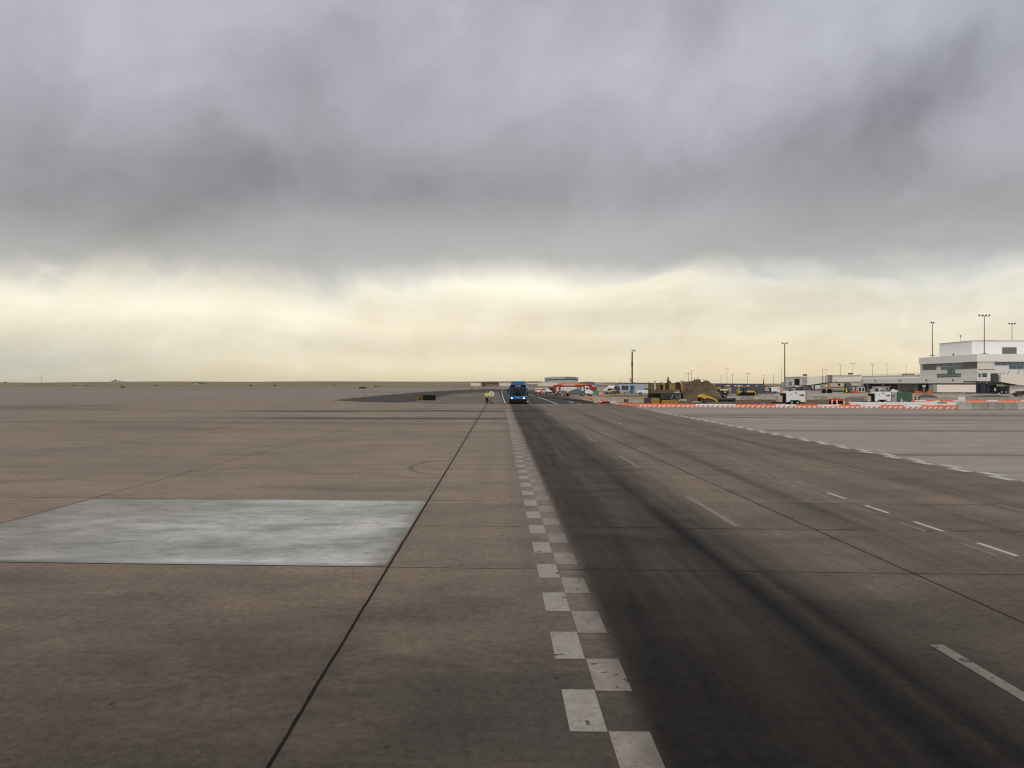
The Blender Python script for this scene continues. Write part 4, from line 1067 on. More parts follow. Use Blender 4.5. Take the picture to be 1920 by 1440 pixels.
# ------------------------------------------------------------ concrete barriers
def jersey(label, px0, px1, Y, hgt, mat, group, rz=0, amber=False):
    f = F((px0+px1)/2, Y); Lh = (px1-px0)*f.k/2-.015
    t = thing('concrete_barrier', label, 'barrier', f.loc(), rz, group)
    MB().prism([(-.30, .0), (-.30, .08*hgt/.8), (-.17, .33*hgt/.8), (-.09, hgt), (.09, hgt), (.17, .33*hgt/.8), (.30, .08*hgt/.8), (.30, 0)], -Lh, Lh, 'x', .015).build('block', mat, t)
    if amber:
        MB().box(-.38, .38, -.13, -.096, hgt-.17, hgt-.03).build('amber_reflector', AMBER, t)
    return t
xs = [1794, 1822, 1850.5, 1879, 1905.5, 1933]
for i in range(5):
    jersey(('pale' if i in (0, 4) else 'stained') + ' concrete barrier, ' + ORD[i] + ' from the left in the front right row', xs[i], xs[i+1], 93.6, .80, JERSEY if i in (0, 4) else JERSEY2, 'front right concrete barriers', R(.3*(i % 2)))
k = 0
for px in range(1812, 1892, 20):
    jersey('grey concrete barrier, ' + ORD[k] + ' from the left in the short row behind the front right one', px, px+20, 143, .62, JERSEY2, 'short right barrier row'); k += 1
k = 0
px = 1113.0
for px1 in (1123, 1145, 1168, 1183, 1213, 1240):
    f_ = F((px+px1)/2, 126)
    jersey('grey barrier with amber reflectors, ' + ORD[k] + ' from the left', px, px1, 126-.0*k, 1.02, JERSEY, 'amber-topped barriers')
    k += 1; px = px1
ambers = [o for o in bpy.data.objects if o.get('group') == 'amber-topped barriers']
for i, px in enumerate((1130, 1139.2, 1158.5, 1174, 1191.5, 1208)):
    X_ = (px-960)*125.8/1500
    par = min(ambers, key=lambda o: abs(o.location.x-X_)); dx_ = X_-par.location.x
    MB().box(dx_-.36, dx_+.36, -.17, -.14, .86, .99, .01).build('amber_reflector', AMBER, par)
    MB().box(dx_-.4, dx_+.4, -.139, -.10, .84, 1.01).build('reflector_backing', BLACK, par)
k = 0
for px in range(1366, 1640, 23):
    jersey('grey concrete barrier, ' + ORD[k] + ' from the left in the middle row behind the site dirt', px, px+23, 152+random.uniform(-.1, .1), .74, JERSEY2 if k % 3 == 1 else JERSEY, 'middle barrier row'); k += 1
k = 0
for px in range(1502, 1702, 20):
    jersey('pale concrete barrier, ' + ORD[k] + ' from the left in the far row under the paving machine', px, px+20, 197, .72, JERSEY, 'far barrier row'); k += 1
k = 0
for px in range(1722, 1812, 18):
    jersey('pale concrete barrier, ' + ORD[k] + ' from the left in the far row before the white container', px, px+18, 178, .62, JERSEY, 'far right barrier row'); k += 1

# ------------------------------------------------------------ generator trailers
def gen_trailer(label, px0, px1, Y, zt, group='white generator trailers'):
    f = F((px0+px1)/2, Y); Wt = (px1-px0)*f.k; hx = Wt/2
    t = thing('generator_trailer', label, 'generator', f.loc(), 0, group)
    z0 = .42
    prof = [(-hx, z0)]
    ax, aw = -hx*.12, Wt*.30
    prof += [(ax-aw, z0)] + [(ax-aw*.72, z0+.26), (ax+aw*.72, z0+.26)] + [(ax+aw, z0)] + [(hx, z0), (hx, zt-.04), (hx-.05, zt), (-hx+.12, zt), (-hx, zt-.15)]
    MB().prism(prof, 0, 1.6, 'y', .03).build('housing', paint('generator_white', (0.74, 0.75, 0.74), .4, dirt=.12), t)
    lb = MB().box(hx*.30, hx*.84, -.02, -.004, zt-.68, zt-.42).build('red_label', RED, t)
    MB().box(hx*.33, hx*.46, -.03, -.022, zt-.64, zt-.46).build('label_mark', WHITE, lb)
    b = MB(); b.box(hx*-.58, hx*-.44, -.03, -.004, zt-.42, zt-.34); b.box(hx*-.10, hx*.08, -.03, -.004, zt-.28, zt-.14); b.build('latch', BLACK, t)
    MB().box(hx*.4, hx*.5, -.03, -.004, z0+.22, z0+.30).build('handle', DKGREY, t)
    MB().cyl((-hx*.45, .8, zt), (-hx*.45, .8, zt+.22), .16, .10, 12).build('exhaust', BLACK, t)
    MB().box(-hx-.42, -hx-.02, .15, 1.45, z0-.06, zt-.28, .02).build('radiator_grille', BLACK, t)
    MB().box(-hx-1.05, -hx-.45, .3, 1.3, z0, zt-.62, .03).build('battery_box', BEIGE, t)
    MB().tube([(-hx-.4, .3, z0-.06), (-hx-1.9, .8, z0-.1), (-hx-.4, 1.3, z0-.06)], .06).build('drawbar', BLACK, t)
    MB().box(-hx+.05, hx-.05, .1, 1.5, z0-.12, z0-.005).build('chassis', BLACK, t)
    for sx in (-.42, .42):
        for yy in (.12, 1.48): wheel(t, ax+sx, yy, .34, .22, 'wheel', 'y')
    MB().box(hx+.004, hx+.25, .2, 1.4, z0+.4, zt-.1, .02).build('end_panel', MIDGREY, t)
    return t
gen_trailer('white generator trailer with tan box, left front one beside the dirt', 1474.5, 1510.5, 114, 1.95)
gen_trailer('white generator trailer right front one next to the green dumpster', 1641, 1670.5, 118, 1.86)
gen_trailer('small distant white generator trailer right of the dark screen fence', 1446, 1462.5, 250, 2.0)
f = F(1676.5, 119)
t = thing('equipment_cabinet', 'grey-green equipment cabinet with red label right of the generator trailer', 'cabinet', f.loc())
MB().box(f.x(1671.6), f.x(1681.5), 0, 1.5, .3, 1.72, .03).build('housing', paint('cabinet_grey', (0.30, 0.35, 0.34), .5), t)
MB().box(f.x(1673.2), f.x(1678), -.02, -.004, 1.12, 1.32).build('red_label', RED, t)
MB().box(f.x(1671.6), f.x(1681.5), 0.02, 1.48, 1.725, 1.80).build('lid', GREYW, t)
MB().box(f.x(1672), f.x(1681), .1, 1.4, 0, .295).build('skid', BLACK, t)
def tarp(label, px, Y, rx, rz_, mat, seed):
    rnd = random.Random(seed); f = F(px, Y)
    b = MB(); bmesh.ops.create_icosphere(b.bm, subdivisions=3, radius=1.0)
    for v in b.bm.verts:
        n = 1+rnd.uniform(-.12, .12)+.15*math.sin(v.co.x*5+seed)*math.cos(v.co.y*4)
        v.co = Vector((v.co.x*rx*n, v.co.y*rx*.7*n, max(-0.0, v.co.z)*rz_*n))
    o = tag(b.build('tarp_heap', mat, None, True), label, 'tarp', 'pale sheeted heaps'); o.location = f.loc(); return o
TARP = concrete('white_tarp', (0.62, 0.58, 0.52), 2.0, .35)
t = tarp('crumpled pale sheet bundled on top of the grey cabinet', 1676, 119.9, .55, .42, TARP, 3); t.location.z = 1.80
tarp('rounded pale tarp heap behind the front right concrete barriers', 1803.5, 128, .68, 1.0, TARP, 5)
tarp('low pale pile of sacks behind the barricades, left of the rounded tarp heap', 1756, 126.5, .85, .38, TARP, 7)
tarp('small crumpled plastic sheet on the grey dirt mound', 1622, 133, 1.0, .42, TARP, 9)
# green dumpster
f = F(1696, 130)
t = thing('dumpster', 'dark green ribbed dumpster between the grey cabinet and the forklift', 'dumpster', f.loc())
MB().box(f.x(1683), f.x(1709.5), 0, 5, .18, f.z(735.6), .02).build('bin', ribbed('dumpster_green', (0.05, 0.13, 0.075), .38, .6, 0, .8), t)
b = MB()
for i in range(7):
    x0 = f.x(1683)+i*(f.x(1709.5)-f.x(1683)-.1)/6; b.box(x0, x0+.1, -.09, -.004, .2, f.z(736.4))
b.build('rib', paint('rib_green', (0.07, 0.17, 0.10), .6), t)
MB().box(f.x(1682.6), f.x(1710), -.12, .1, f.z(736.3), f.z(735.4)).build('rim', paint('rim_green', (0.12, 0.18, 0.13), .6), t)
for px in (1685, 1706): MB().cyl((f.x(px), .0, .1), (f.x(px), .3, .1), .1, .1, 10).build('roller', BLACK, t)
# forklift
f = F(1717, 150)
t = thing('forklift', 'small tan forklift standing right of the green dumpster', 'forklift', f.loc())
MB().box(f.x(1716), f.x(1723), 0, 1.2, .3, f.z(741), .05).build('body', paint('tan_paint', (0.5, 0.40, 0.2), .6), t)
MB().box(f.x(1713.5), f.x(1715.7), .1, 1.1, .1, f.z(738), .02).build('mast', BEIGE, t)
MB().box(f.x(1716.5), f.x(1722), .1, 1.1, f.z(738.2), f.z(737.2), .02).build('roof', paint('tan_paint', (0.5, 0.40, 0.2), .6), t)
for px in (1717, 1721.5): MB().box(f.x(px), f.x(px)+.06, .15, .2, f.z(741), f.z(738.2)).build('roof_post', BLACK, t)
for px in (1717, 1721.8): wheel(t, f.x(px), 0, .28, .2, 'wheel', 'y')
MB().box(f.x(1710), f.x(1714), .2, .35, .12, .18).build('fork', DKGREY, t); MB().box(f.x(1710), f.x(1714), .85, 1.0, .12, .18).build('fork', DKGREY, t)

# orange tank, site heaps, small items ---------------------------
f = F(1571.5, 118)
t = thing('mixing_tank', 'dull orange open tank on black runners in front of the barrier row', 'tank', f.loc())
MB().prism([(f.x(1560.8), .5), (f.x(1582), .5), (f.x(1582.6), f.z(748.4)), (f.x(1581.4), f.z(747.4)), (f.x(1561.4), f.z(747.4)), (f.x(1560.2), f.z(748.4))], 0, 1.5, 'y', .04).build('tank_shell', DORANGE, t)
MB().box(f.x(1561.6), f.x(1581.2), .1, 1.4, 0, .49, .02).build('runner', BLACK, t)
b = MB()
for px in (1565.5, 1571.5, 1577.5): b.box(f.x(px)-.03, f.x(px)+.03, -.04, -.004, .55, f.z(748.4))
b.build('rib', RED, t)
MB().box(f.x(1566), f.x(1571), .3, 1.0, f.z(747.35), f.z(746.7), .02).build('hatch', RED, t)
def mound(name, label, cat, px, Y, w_, d_, h_, mat, seed, peak=0.0, rough=.16, fall=.35):
    rnd = random.Random(seed); f = F(px, Y); b = MB(); N, M_ = 90, 34
    from mathutils import noise as mn
    vs = []
    for j in range(M_+1):
        row = []
        for i in range(N+1):
            u = i/N*2-1; v = j/M_*2-1
            r = min(1, 1.12*(max(0, 1-(abs(u)**2.6)))**.7)*math.sqrt(max(0, 1-v*v))
            q = 1-abs(u-peak)/(1+abs(peak))*fall
            nz = mn.noise(Vector((u*4+seed, v*3, 0)))*.5+mn.noise(Vector((u*11+seed, v*7, 3)))*.5+mn.noise(Vector((u*24, v*14, seed)))*.2+mn.noise(Vector((u*50, v*28, seed)))*.08
            z = h_*r*q*(1+nz*rough*2) if r > 0 else 0
            row.append(b.bm.verts.new((u*w_/2*(1+nz*.03), v*d_/2, max(0, z)-.02)))
        vs.append(row)
    for j in range(M_):
        for i in range(N): b.bm.faces.new((vs[j][i], vs[j][i+1], vs[j+1][i+1], vs[j+1][i]))
    o = tag(b.build(name, mat, None, True), label, cat, None); o.location = f.loc(); return o
mound('dirt_pile', 'tall brown dirt pile right of the slipform paving machine', 'dirt pile', 1312, 138, 6.9, 7, 3.45, M_dirt, 4, -.1, .17, .14)
mound('dirt_pile', 'lower shoulder of brown dirt running left behind the paving machine', 'dirt pile', 1292, 146, 8.5, 6, 3.35, M_dirt, 8, .1, .12, .05)
M_grey_dirt = concrete('grey_soil', (0.16, 0.145, 0.115), 1.5, .8)
mound('dirt_pile', 'low grey-brown soil mound between the orange tank and the generator trailer', 'dirt pile', 1604, 122, 4.8, 3.5, .95, M_grey_dirt, 12, -.4, .15)
mound('dirt_pile', 'thin dark soil wedge left of the right generator trailer', 'dirt pile', 1633, 160, 4.8, 2.5, .8, concrete('dark_soil', (0.09, 0.08, 0.065), 1.5, .6), 15, .4, .1)
mound('dirt_pile', 'flat dark mound in front of the white container', 'dirt pile', 1737, 176, 4.0, 3, .75, bpy.data.materials['dark_soil'], 18, .3, .1)
mound('dirt_pile', 'long low dark ridge of soil under the jet bridge columns', 'dirt pile', 1858, 185, 8.4, 3, .45, bpy.data.materials['dark_soil'], 21, 0, .1)
mound('dirt_pile', 'low brown spoil ridge at the foot of the middle barrier row', 'dirt pile', 1430, 141, 10.5, 3, .30, M_dirt, 25, 0, .2)
mound('dirt_pile', 'low brown spoil ridge behind the cones left of the soil mound', 'dirt pile', 1540, 138, 7.5, 3, .32, M_dirt, 27, 0, .2)
f = F(1174, 115)
t = thing('trash_barrel', 'dark grey barrel standing in front of the amber-topped barriers', 'barrel', f.loc())
MB().cyl((0, 0, 0), (0, 0, .78), .32, .33, 18).build('shell', paint('barrel_grey', (0.10, 0.095, 0.095), .6), t)
b = MB(); [b.cyl((0, 0, z), (0, 0, z+.04), .345, .345, 18) for z in (.02, .3, .55, .77)]; b.build('hoop', BLACK, t)
f = F(1431.5, 113)
t = thing('water_pump', 'small teal pump unit on the dirt left of the generator trailer', 'pump', f.loc())
MB().prism([(-.35, .05), (.32, .05), (.36, .3), (.1, .5), (-.2, .42)], 0, .5, 'y', .05).build('casing', paint('teal_paint', (0.06, 0.25, 0.21), .5), t)
MB().cyl((.3, .2, .2), (.55, .2, .2), .08, .08, 10).build('outlet', BLACK, t); MB().ball((-.1, .2, .5), .1).build('cap', BLACK, t)
f = F(1145, 119)
t = thing('steel_tray', 'dark steel tray leaning low before the amber-topped barriers', 'tray', f.loc())
MB().prism([(f.x(1129), .30), (f.x(1150), .42), (f.x(1157), .2), (f.x(1152), .12), (f.x(1131), .16)], 0, 1.0, 'y', .02).build('pan', BLACK, t)
MB().box(f.x(1130), f.x(1131.5), 0, .2, 0, .16).build('leg', RED, t); MB().box(f.x(1152), f.x(1153), 0, .2, 0, .14).build('leg', RED, t)
f = F(1109.5, 132)
t = thing('warning_lamp_box', 'small amber warning box at the left end of the grey barriers', 'warning box', f.loc())
MB().box(-.28, .28, 0, .3, .25, .82, .03).build('case', paint('amber_paint', (0.62, 0.33, 0.06), .5), t)
MB().box(-.04, .04, -.02, -.004, .4, .66).build('mark', BLACK, t)
for sx in (-.2, .2): MB().box(sx-.03, sx+.03, .1, .16, 0, .25).build('leg', STEEL, t)

# ------------------------------------------------------------ slipform paving machine (big yellow/brown)
f = F(1246, 118)
gx, z = f.x, f.z
t = thing('paving_machine', 'big dusty yellow paving machine on crawler tracks behind the barricades', 'paving machine', f.loc())
def crawler(x0, x1, y0, y1, h_, zb=0.0):
    hh = h_/2
    b = MB(); prof = [(x0+hh*.5, zb), (x1-hh*.5, zb), (x1, zb+hh*.7), (x1-hh*.3, zb+h_), (x0+hh*.3, zb+h_), (x0, zb+hh*.7)]
    b.prism(prof, y0, y1, 'y', .04)
    return b
tr = crawler(gx(1219), gx(1236.5), -.5, .1, .92, .05).build('track_cover', YELLOWD, t)
MB().box(gx(1220), gx(1236), -.52, -.502, .48, .56).build('groove', BROWNY, tr)
MB().box(gx(1208.5), gx(1219), -.4, .6, .05, 1.0, .1).build('dark_skid', DKGREY, t)
tr = crawler(gx(1238.5), gx(1271), -.6, 0, .62, .04).build('track_cover', YELLOWD, t)
for x0, x1 in ((1222, 1236), (1246, 1270)): crawler(gx(x0), gx(x1), 4.0, 4.6, .7).build('track', BLACK, t)
MB().box(gx(1222), gx(1262), .3, 3.6, z(748), z(738.2), .05).build('main_frame', BLACK, t)
MB().box(gx(1240), gx(1281), .2, 2.6, z(748), z(736.8), .05).build('engine_frame', paint('oily_black', (0.03, 0.03, 0.028), .5, dirt=.6), t)
MB().box(gx(1222), gx(1262), .3, 3.2, z(738.1), z(730.5), .05).build('deck_housing', paint('deck_brown', (0.13, 0.105, 0.06), .7, dirt=.6), t)
MB().box(gx(1222.5), gx(1226.4), 1.0, 3.4, z(730.4), z(718.6), .04).build('tank', BROWNY, t)
MB().box(gx(1232), gx(1241.2), 1.0, 3.4, z(730.4), z(718.2), .04).build('tank', BROWNY, t)
MB().cyl((gx(1229.9), .8, z(731)), (gx(1229.9), .8, z(714.6)), .17, .13, 14).build('exhaust_stack', paint('pale_steel', (0.42, 0.46, 0.50), .4, .3), t)
MB().box(gx(1241.6), gx(1244.4), .8, 1.8, z(730.4), z(717)).build('ladder_box', BLACK, t)
MB().box(gx(1242), gx(1244), .75, .795, z(721), z(718)).build('white_plate', GREYW, t)
MB().box(gx(1245), gx(1249), .6, 3.2, z(734.5), z(717.3), .04).build('yellow_column', YELLOWD, t)
MB().box(gx(1249.4), gx(1255.5), .9, 3.2, z(735), z(717.8), .04).build('dark_column', paint('deep_brown', (0.055, 0.035, 0.022), .7), t)
MB().box(gx(1253.3), gx(1255), .6, .85, z(735), z(711), .02).build('post', DKGREY, t)
MB().cyl((gx(1255), .9, z(718)), (gx(1255), .9, z(706.4)), .13, .11, 10).build('exhaust_stack', YELLOWD, t)
MB().box(gx(1253.7), gx(1257.4), .7, 1.6, z(718), z(711.4), .05).build('air_filter', YELLOWD, t)
MB().ball((gx(1259.8), 1.2, z(716.4)), .12, .12, .14).build('beacon', BLACK, t)
MB().box(gx(1256), gx(1268.5), .7, 3.3, z(732), z(718.6), .04).build('tank', paint('tan_tank', (0.27, 0.19, 0.075), .7, dirt=.5), t)
MB().box(gx(1268.8), gx(1277.6), 1.0, 3.2, z(732), z(718.6), .04).build('dark_screen', paint('purple_black', (0.045, 0.033, 0.035), .6), t)
MB().box(gx(1255.6), gx(1278), .9, 3.3, z(718.5), z(717.8)).build('roof_beam', BLACK, t)
MB().prism([(gx(1277.8), z(718.8)), (gx(1283), z(718.6)), (gx(1283.5), z(729)), (gx(1282), z(735.4)), (gx(1279.6), z(733))], .8, 3.0, 'y', .03).build('chute', YELLOWD, t)
MB().ball((gx(1279), .9, z(718)), .14).build('lamp', GREYW, t)
MB().box(gx(1265), gx(1275), .1, .6, z(734.6), z(731)).build('control_panel', YELLOWD, t)
MB().box(gx(1265), gx(1274), .05, .095, z(736.8), z(735.2)).build('white_lettering_plate', GREYW, t)
MB().box(gx(1276.8), gx(1281), -.1, .5, z(747.4), z(738.5), .03).build('fuel_box', BLACK, t)
MB().box(gx(1273.2), gx(1276.4), -.1, .4, z(747.5), z(739)).build('green_panel', paint('grey_green', (0.15, 0.17, 0.12), .7), t)
for i, (xa, za, xb, zb) in enumerate([(1252, 741, 1262, 749), (1258, 748, 1262, 740), (1245, 747, 1249, 739.5), (1267, 740, 1271, 748), (1239, 742, 1238.5, 749)]):
    MB().tube([(gx(xa), -.1, z(za)), (gx(xb), -.15, z(zb))], .06).build('hydraulic_arm', STEEL if i % 2 else DKGREY, t)
b = MB()
for i in range(7): b.ball((gx(1272+i*2.1), -.7, .55+.12*(i % 2)), .14, .2, .13, 8)
b.build('hose_bundle', GREYW, t)
# trencher with yellow arm and steel trough
f = F(1332, 116); gx, z = f.x, f.z
t = thing('trencher', 'yellow trencher arm reaching down over a grey steel trough', 'trencher', f.loc())
for y0 in (0.0, 1.0):
    MB().prism([(gx(1309.5), z(743.6)), (gx(1315), z(739.2)), (gx(1319.5), z(739.0)), (gx(1327), z(742)), (gx(1338), z(746)), (gx(1343.5), z(749)), (gx(1347.5), z(754)), (gx(1345.5), z(755)), (gx(1339), z(749.5)), (gx(1327), z(746.3)), (gx(1321), z(748.2)), (gx(1319), z(747.4)), (gx(1316), z(745.4))], y0, y0+.22, 'y', .02).build('arm', YELLOW, t)
MB().box(gx(1311), gx(1314.5), .1, 1.0, 0.1, z(746), .05).build('track_frame', BLACK, t)
MB().box(gx(1316), gx(1326), .2, 1.1, z(747.5), z(744.8), .04).build('engine_block', paint('purple_black', (0.045, 0.033, 0.035), .6), t)
crawler(gx(1319), gx(1343), .2, .9, .9, .1).build('track', paint('muddy_track', (0.085, 0.08, 0.065), .8, dirt=.6), t)
MB().box(gx(1324), gx(1377), -.8, .1, .05, .42, .03).build('trough', paint('trough_grey', (0.15, 0.145, 0.12), .7, dirt=.6), t)
MB().box(gx(1350), gx(1379), .3, 1.2, .3, .92, .08).build('auger_box', paint('auger_dark', (0.06, 0.062, 0.06), .7), t)
MB().cyl((gx(1345), .1, .8), (gx(1376), .1, .78), .14, .14, 12).build('auger_pipe', DKGREY, t)
MB().box(gx(1374), gx(1378), -.4, .2, .1, .95).build('end_plate', BRN, t)
b = MB(); [b.cyl((gx(1285+i*3.4), -.3, .12), (gx(1287+i*3.4), .4, .2+.1*(i % 3)), .13, .1, 8) for i in range(9)]; b.build('scrap_pipes', paint('scrap_grey', (0.14, 0.13, 0.12), .6, dirt=.6), t)
MB().tube([(gx(1297), -.3, .3), (gx(1302), -.3, .48), (gx(1312), -.3, .36)], .06).build('white_hose', GREYW, t)

# ------------------------------------------------------------ dark screen fence, black pickup, utility cart, dozer etc.
f = F(1388, 236); gx, z = f.x, f.z
t = thing('screen_fence', 'long dark grey screened fence behind the yellow bulldozer', 'fence', f.loc())
MB().box(gx(1341), gx(1433), 0, .12, .15, z(720.2)).build('screen', concrete('dark_mesh', (0.075, 0.078, 0.088), 1.6, .5), t)
MB().box(gx(1340.5), gx(1433.4), -.03, .15, z(720.15), z(719.4)).build('top_rail', BLACK, t)
for i in range(12): MB().cyl((gx(1342+i*8.2), .2, 0), (gx(1342+i*8.2), .2, z(719.6)), .05, .05, 8).build('post', STEEL, t)
b = MB(); rnd = random.Random(5)
for a, c in ((1361, 1368.5), (1376.5, 1380.5), (1382, 1390), (1401, 1406), (1417, 1420)): b.box(gx(a), gx(c), -.05, -.004, z(724.2), z(722))
b.build('white_sheet', GREYW, t)
f = F(1345, 225); gx, z = f.x, f.z
t = thing('wheel_loader', 'yellow wheel loader seen from behind left of the white-roofed cart', 'loader', f.loc())
MB().prism([(gx(1338), z(727)), (gx(1349.5), z(727)), (gx(1352.5), z(730.5)), (gx(1350), z(733)), (gx(1341), z(733))], 0, 2.5, 'y', .05).build('hood', YELLOW, t)
for px in (1343.5, 1347.2): MB().cyl((gx(px), -.05, z(729.3)), (gx(px), -.004, z(729.3)), .2, .2, 14).build('fan_opening', BRN, t)
MB().box(gx(1341), gx(1351), .2, 2.4, .5, z(733.2), .05).build('chassis', YELLOWD, t)
MB().box(gx(1351), gx(1365), .5, 2.4, z(731), z(723.6), .1).build('cab', paint('loader_cab', (0.2, 0.16, 0.07), .6), t)
MB().box(gx(1353), gx(1356), .42, .49, z(727), z(724.6)).build('cab_window', BLACK, t)
MB().prism([(gx(1363), z(728.5)), (gx(1371), z(726.5)), (gx(1372.5), z(730)), (gx(1370), z(736)), (gx(1366), z(740))], .3, 2.4, 'y', .04).build('bucket_arm', paint('tan_arm', (0.40, 0.30, 0.14), .6), t)
MB().cyl((gx(1356), .3, z(725.2)), (gx(1356), .3, z(722.6)), .16, .12, 10).build('exhaust', BRN, t)
for px in (1344, 1362): wheel(t, gx(px), .2, .7, .5, 'wheel', 'y', YELLOWD)
Y = 190
side_profile_car('pickup_truck', 'black pickup truck parked behind the yellow trencher arm', 'pickup truck', ((1340-960)*Y/1500, Y, 0), R(4), paint('car_black', (0.02, 0.022, 0.026), .3), 5.4, 1.95, 1.85, 'pickup')
Y = 175
side_profile_car('car', 'dark low car in front of the white-roofed cart', 'car', ((1348-960)*Y/1500, Y, 0), R(-3), paint('car_slate', (0.03, 0.035, 0.045), .3), 3.6, 1.7, 1.2, 'sedan')
f = F(1359, 182); gx, z = f.x, f.z
for o_ in bpy.data.objects:
    if o_.get('label', '').startswith('white pickup'): o_.scale = (1.0, 1.0, 1.16)
t = thing('utility_cart', 'utility cart with a bright white roof seen from behind', 'cart', f.loc())
MB().box(gx(1353.2), gx(1364.8), 0, 1.8, z(732.4), z(730.2), .08).build('roof', paint('cart_white', (0.85, 0.85, 0.82), .4, dirt=.05), t)
for px in (1354, 1363.4): MB().box(gx(px), gx(px)+.08, 0, .08, z(738), z(732.4)).build('post', BLACK, t)
MB().box(gx(1354), gx(1364), .1, 1.6, .35, z(736.4), .05).build('body', BLACK, t)
MB().box(gx(1357.4), gx(1361.2), -.06, .0, z(736.4), z(733.9)).build('number_plate', GREYW, t)
MB().box(gx(1354.3), gx(1363.3), .3, .5, z(736.2), z(732.6)).build('seat_back', BLACK, t)
for px in (1354.8, 1363.2): wheel(t, gx(px), .1, .3, .2, 'wheel', 'y')
t = tag(MB().ball((0, 0, .22), .38, .3, .24, 14).build('white_drum_lid', WHITE, None, True), 'small white rounded lid on the ground right of the utility cart', 'lid'); t.location = ((1366.5-960)*170/1500, 170, 0)
f = F(1400, 206); gx, z = f.x, f.z
t = thing('bulldozer', 'yellow crawler bulldozer with dark cab in front of the screen fence', 'bulldozer', f.loc())
MB().prism([(gx(1386), z(733.6)), (gx(1390), z(733.4)), (gx(1392.5), z(736)), (gx(1398.5), z(736.3)), (gx(1401), z(732.4)), (gx(1409), z(732.3)), (gx(1415.5), z(734)), (gx(1418.2), z(737)), (gx(1418.2), z(741)), (gx(1415), z(741.5)), (gx(1413), z(737.2)), (gx(1401), z(737.4)), (gx(1396), z(739)), (gx(1388), z(740.4)), (gx(1385), z(738.5))], 0, 2.3, 'y', .05).build('body', paint('dozer_yellow', (0.75, 0.38, 0.02), .5, dirt=.2), t)
MB().prism([(gx(1387.8), z(735)), (gx(1388.4), z(725.8)), (gx(1400.4), z(725.8)), (gx(1400.4), z(733.6)), (gx(1398), z(736)), (gx(1393), z(735.8))], .15, 2.1, 'y', .05).build('cab', glass('cab_glass', (0.03, 0.05, 0.05)), t)
MB().box(gx(1385.4), gx(1402), .1, 2.2, z(725.7), z(724.3), .04).build('cab_roof', paint('roof_tan', (0.45, 0.22, 0.09), .6), t)
for px in (1388, 1393.6, 1400): MB().box(gx(px), gx(px)+.13, .08, .16, z(735), z(725.7)).build('cab_post', BLACK, t)
crawler(gx(1386), gx(1416), -.15, .35, .85).build('track', BLACK, t); crawler(gx(1386), gx(1416), 2.1, 2.6, .85).build('track', BLACK, t)
MB().box(gx(1418.6), gx(1420), -.3, 2.8, .1, 1.25, .03).build('blade', DKGREY, t)
MB().cyl((gx(1409), 1, z(732.4)), (gx(1409), 1, z(728)), .07, .06, 8).build('exhaust', BLACK, t)
MB().prism([(gx(1381), z(731)), (gx(1385), z(730)), (gx(1386), z(739)), (gx(1383.5), z(739.5))], .6, 1.6, 'y', .03).build('ripper', YELLOWD, t)
f = F(1443, 240); gx, z = f.x, f.z
t = thing('equipment_truck', 'dark flatbed with a tan tank left of the small distant generator trailer', 'truck', f.loc())
MB().box(gx(1428), gx(1448), 0, 2.2, .4, .75, .03).build('bed', BLACK, t)
MB().box(gx(1434), gx(1442), .4, 1.9, .76, z(729), .15).build('tank', BEIGE, t)
MB().prism([(gx(1423.5), .5), (gx(1423), z(733)), (gx(1425), z(730)), (gx(1429.5), z(729.6)), (gx(1429.5), .5)], 0, 2, 'y', .06).build('cab', MIDGREY, t)
MB().box(gx(1433), gx(1446), .1, 2.0, z(724.8), z(723.8)).build('canopy', BLACK, t)
for px in (1433.2, 1445.6): MB().box(gx(px), gx(px)+.12, .1, .2, .76, z(724.8)).build('canopy_post', BLACK, t)
for px in (1426, 1438, 1445): wheel(t, gx(px), .1, .42, .3, 'wheel', 'y')
f = F(1468.5, 250); gx = f.x
t = thing('barrier_board', 'faded orange board fence right of the small distant generator trailer', 'board fence', f.loc())
MB().box(gx(1463.5), gx(1473.5), 0, .1, .5, 1.3, .01).build('board', paint('faded_orange', (0.70, 0.36, 0.12), .6), t)
for px in (1464, 1473): MB().box(gx(px)-.05, gx(px)+.05, .101, .2, 0, 1.3).build('post', STEEL, t)
# red aircraft tail beyond the fence
f = F(1431.5, 620); gx, z = f.x, f.z
t = thing('airliner', 'airliner of which only the slim red tail fin shows above the dark fence', 'airliner', f.loc())
MB().prism([(gx(1430), z(721)), (gx(1432.4), z(709.8)), (gx(1433.2), z(709.8)), (gx(1432.8), z(721))], 0, .6, 'y', .05).build('tail_fin', paint('tail_red', (0.60, 0.07, 0.04), .5), t)
MB().cyl((gx(1432), .3, 2.2), (gx(1408), .3, 1.6), .5, 1.1, 16).build('fuselage', WHITE, t)
MB().box(gx(1412), gx(1416), -8, 9, 1.0, 1.3, .1).build('wing', GREYW, t)
for px in (1413, 1404): wheel(t, gx(px), .3, .5, .6, 'wheel', 'y')

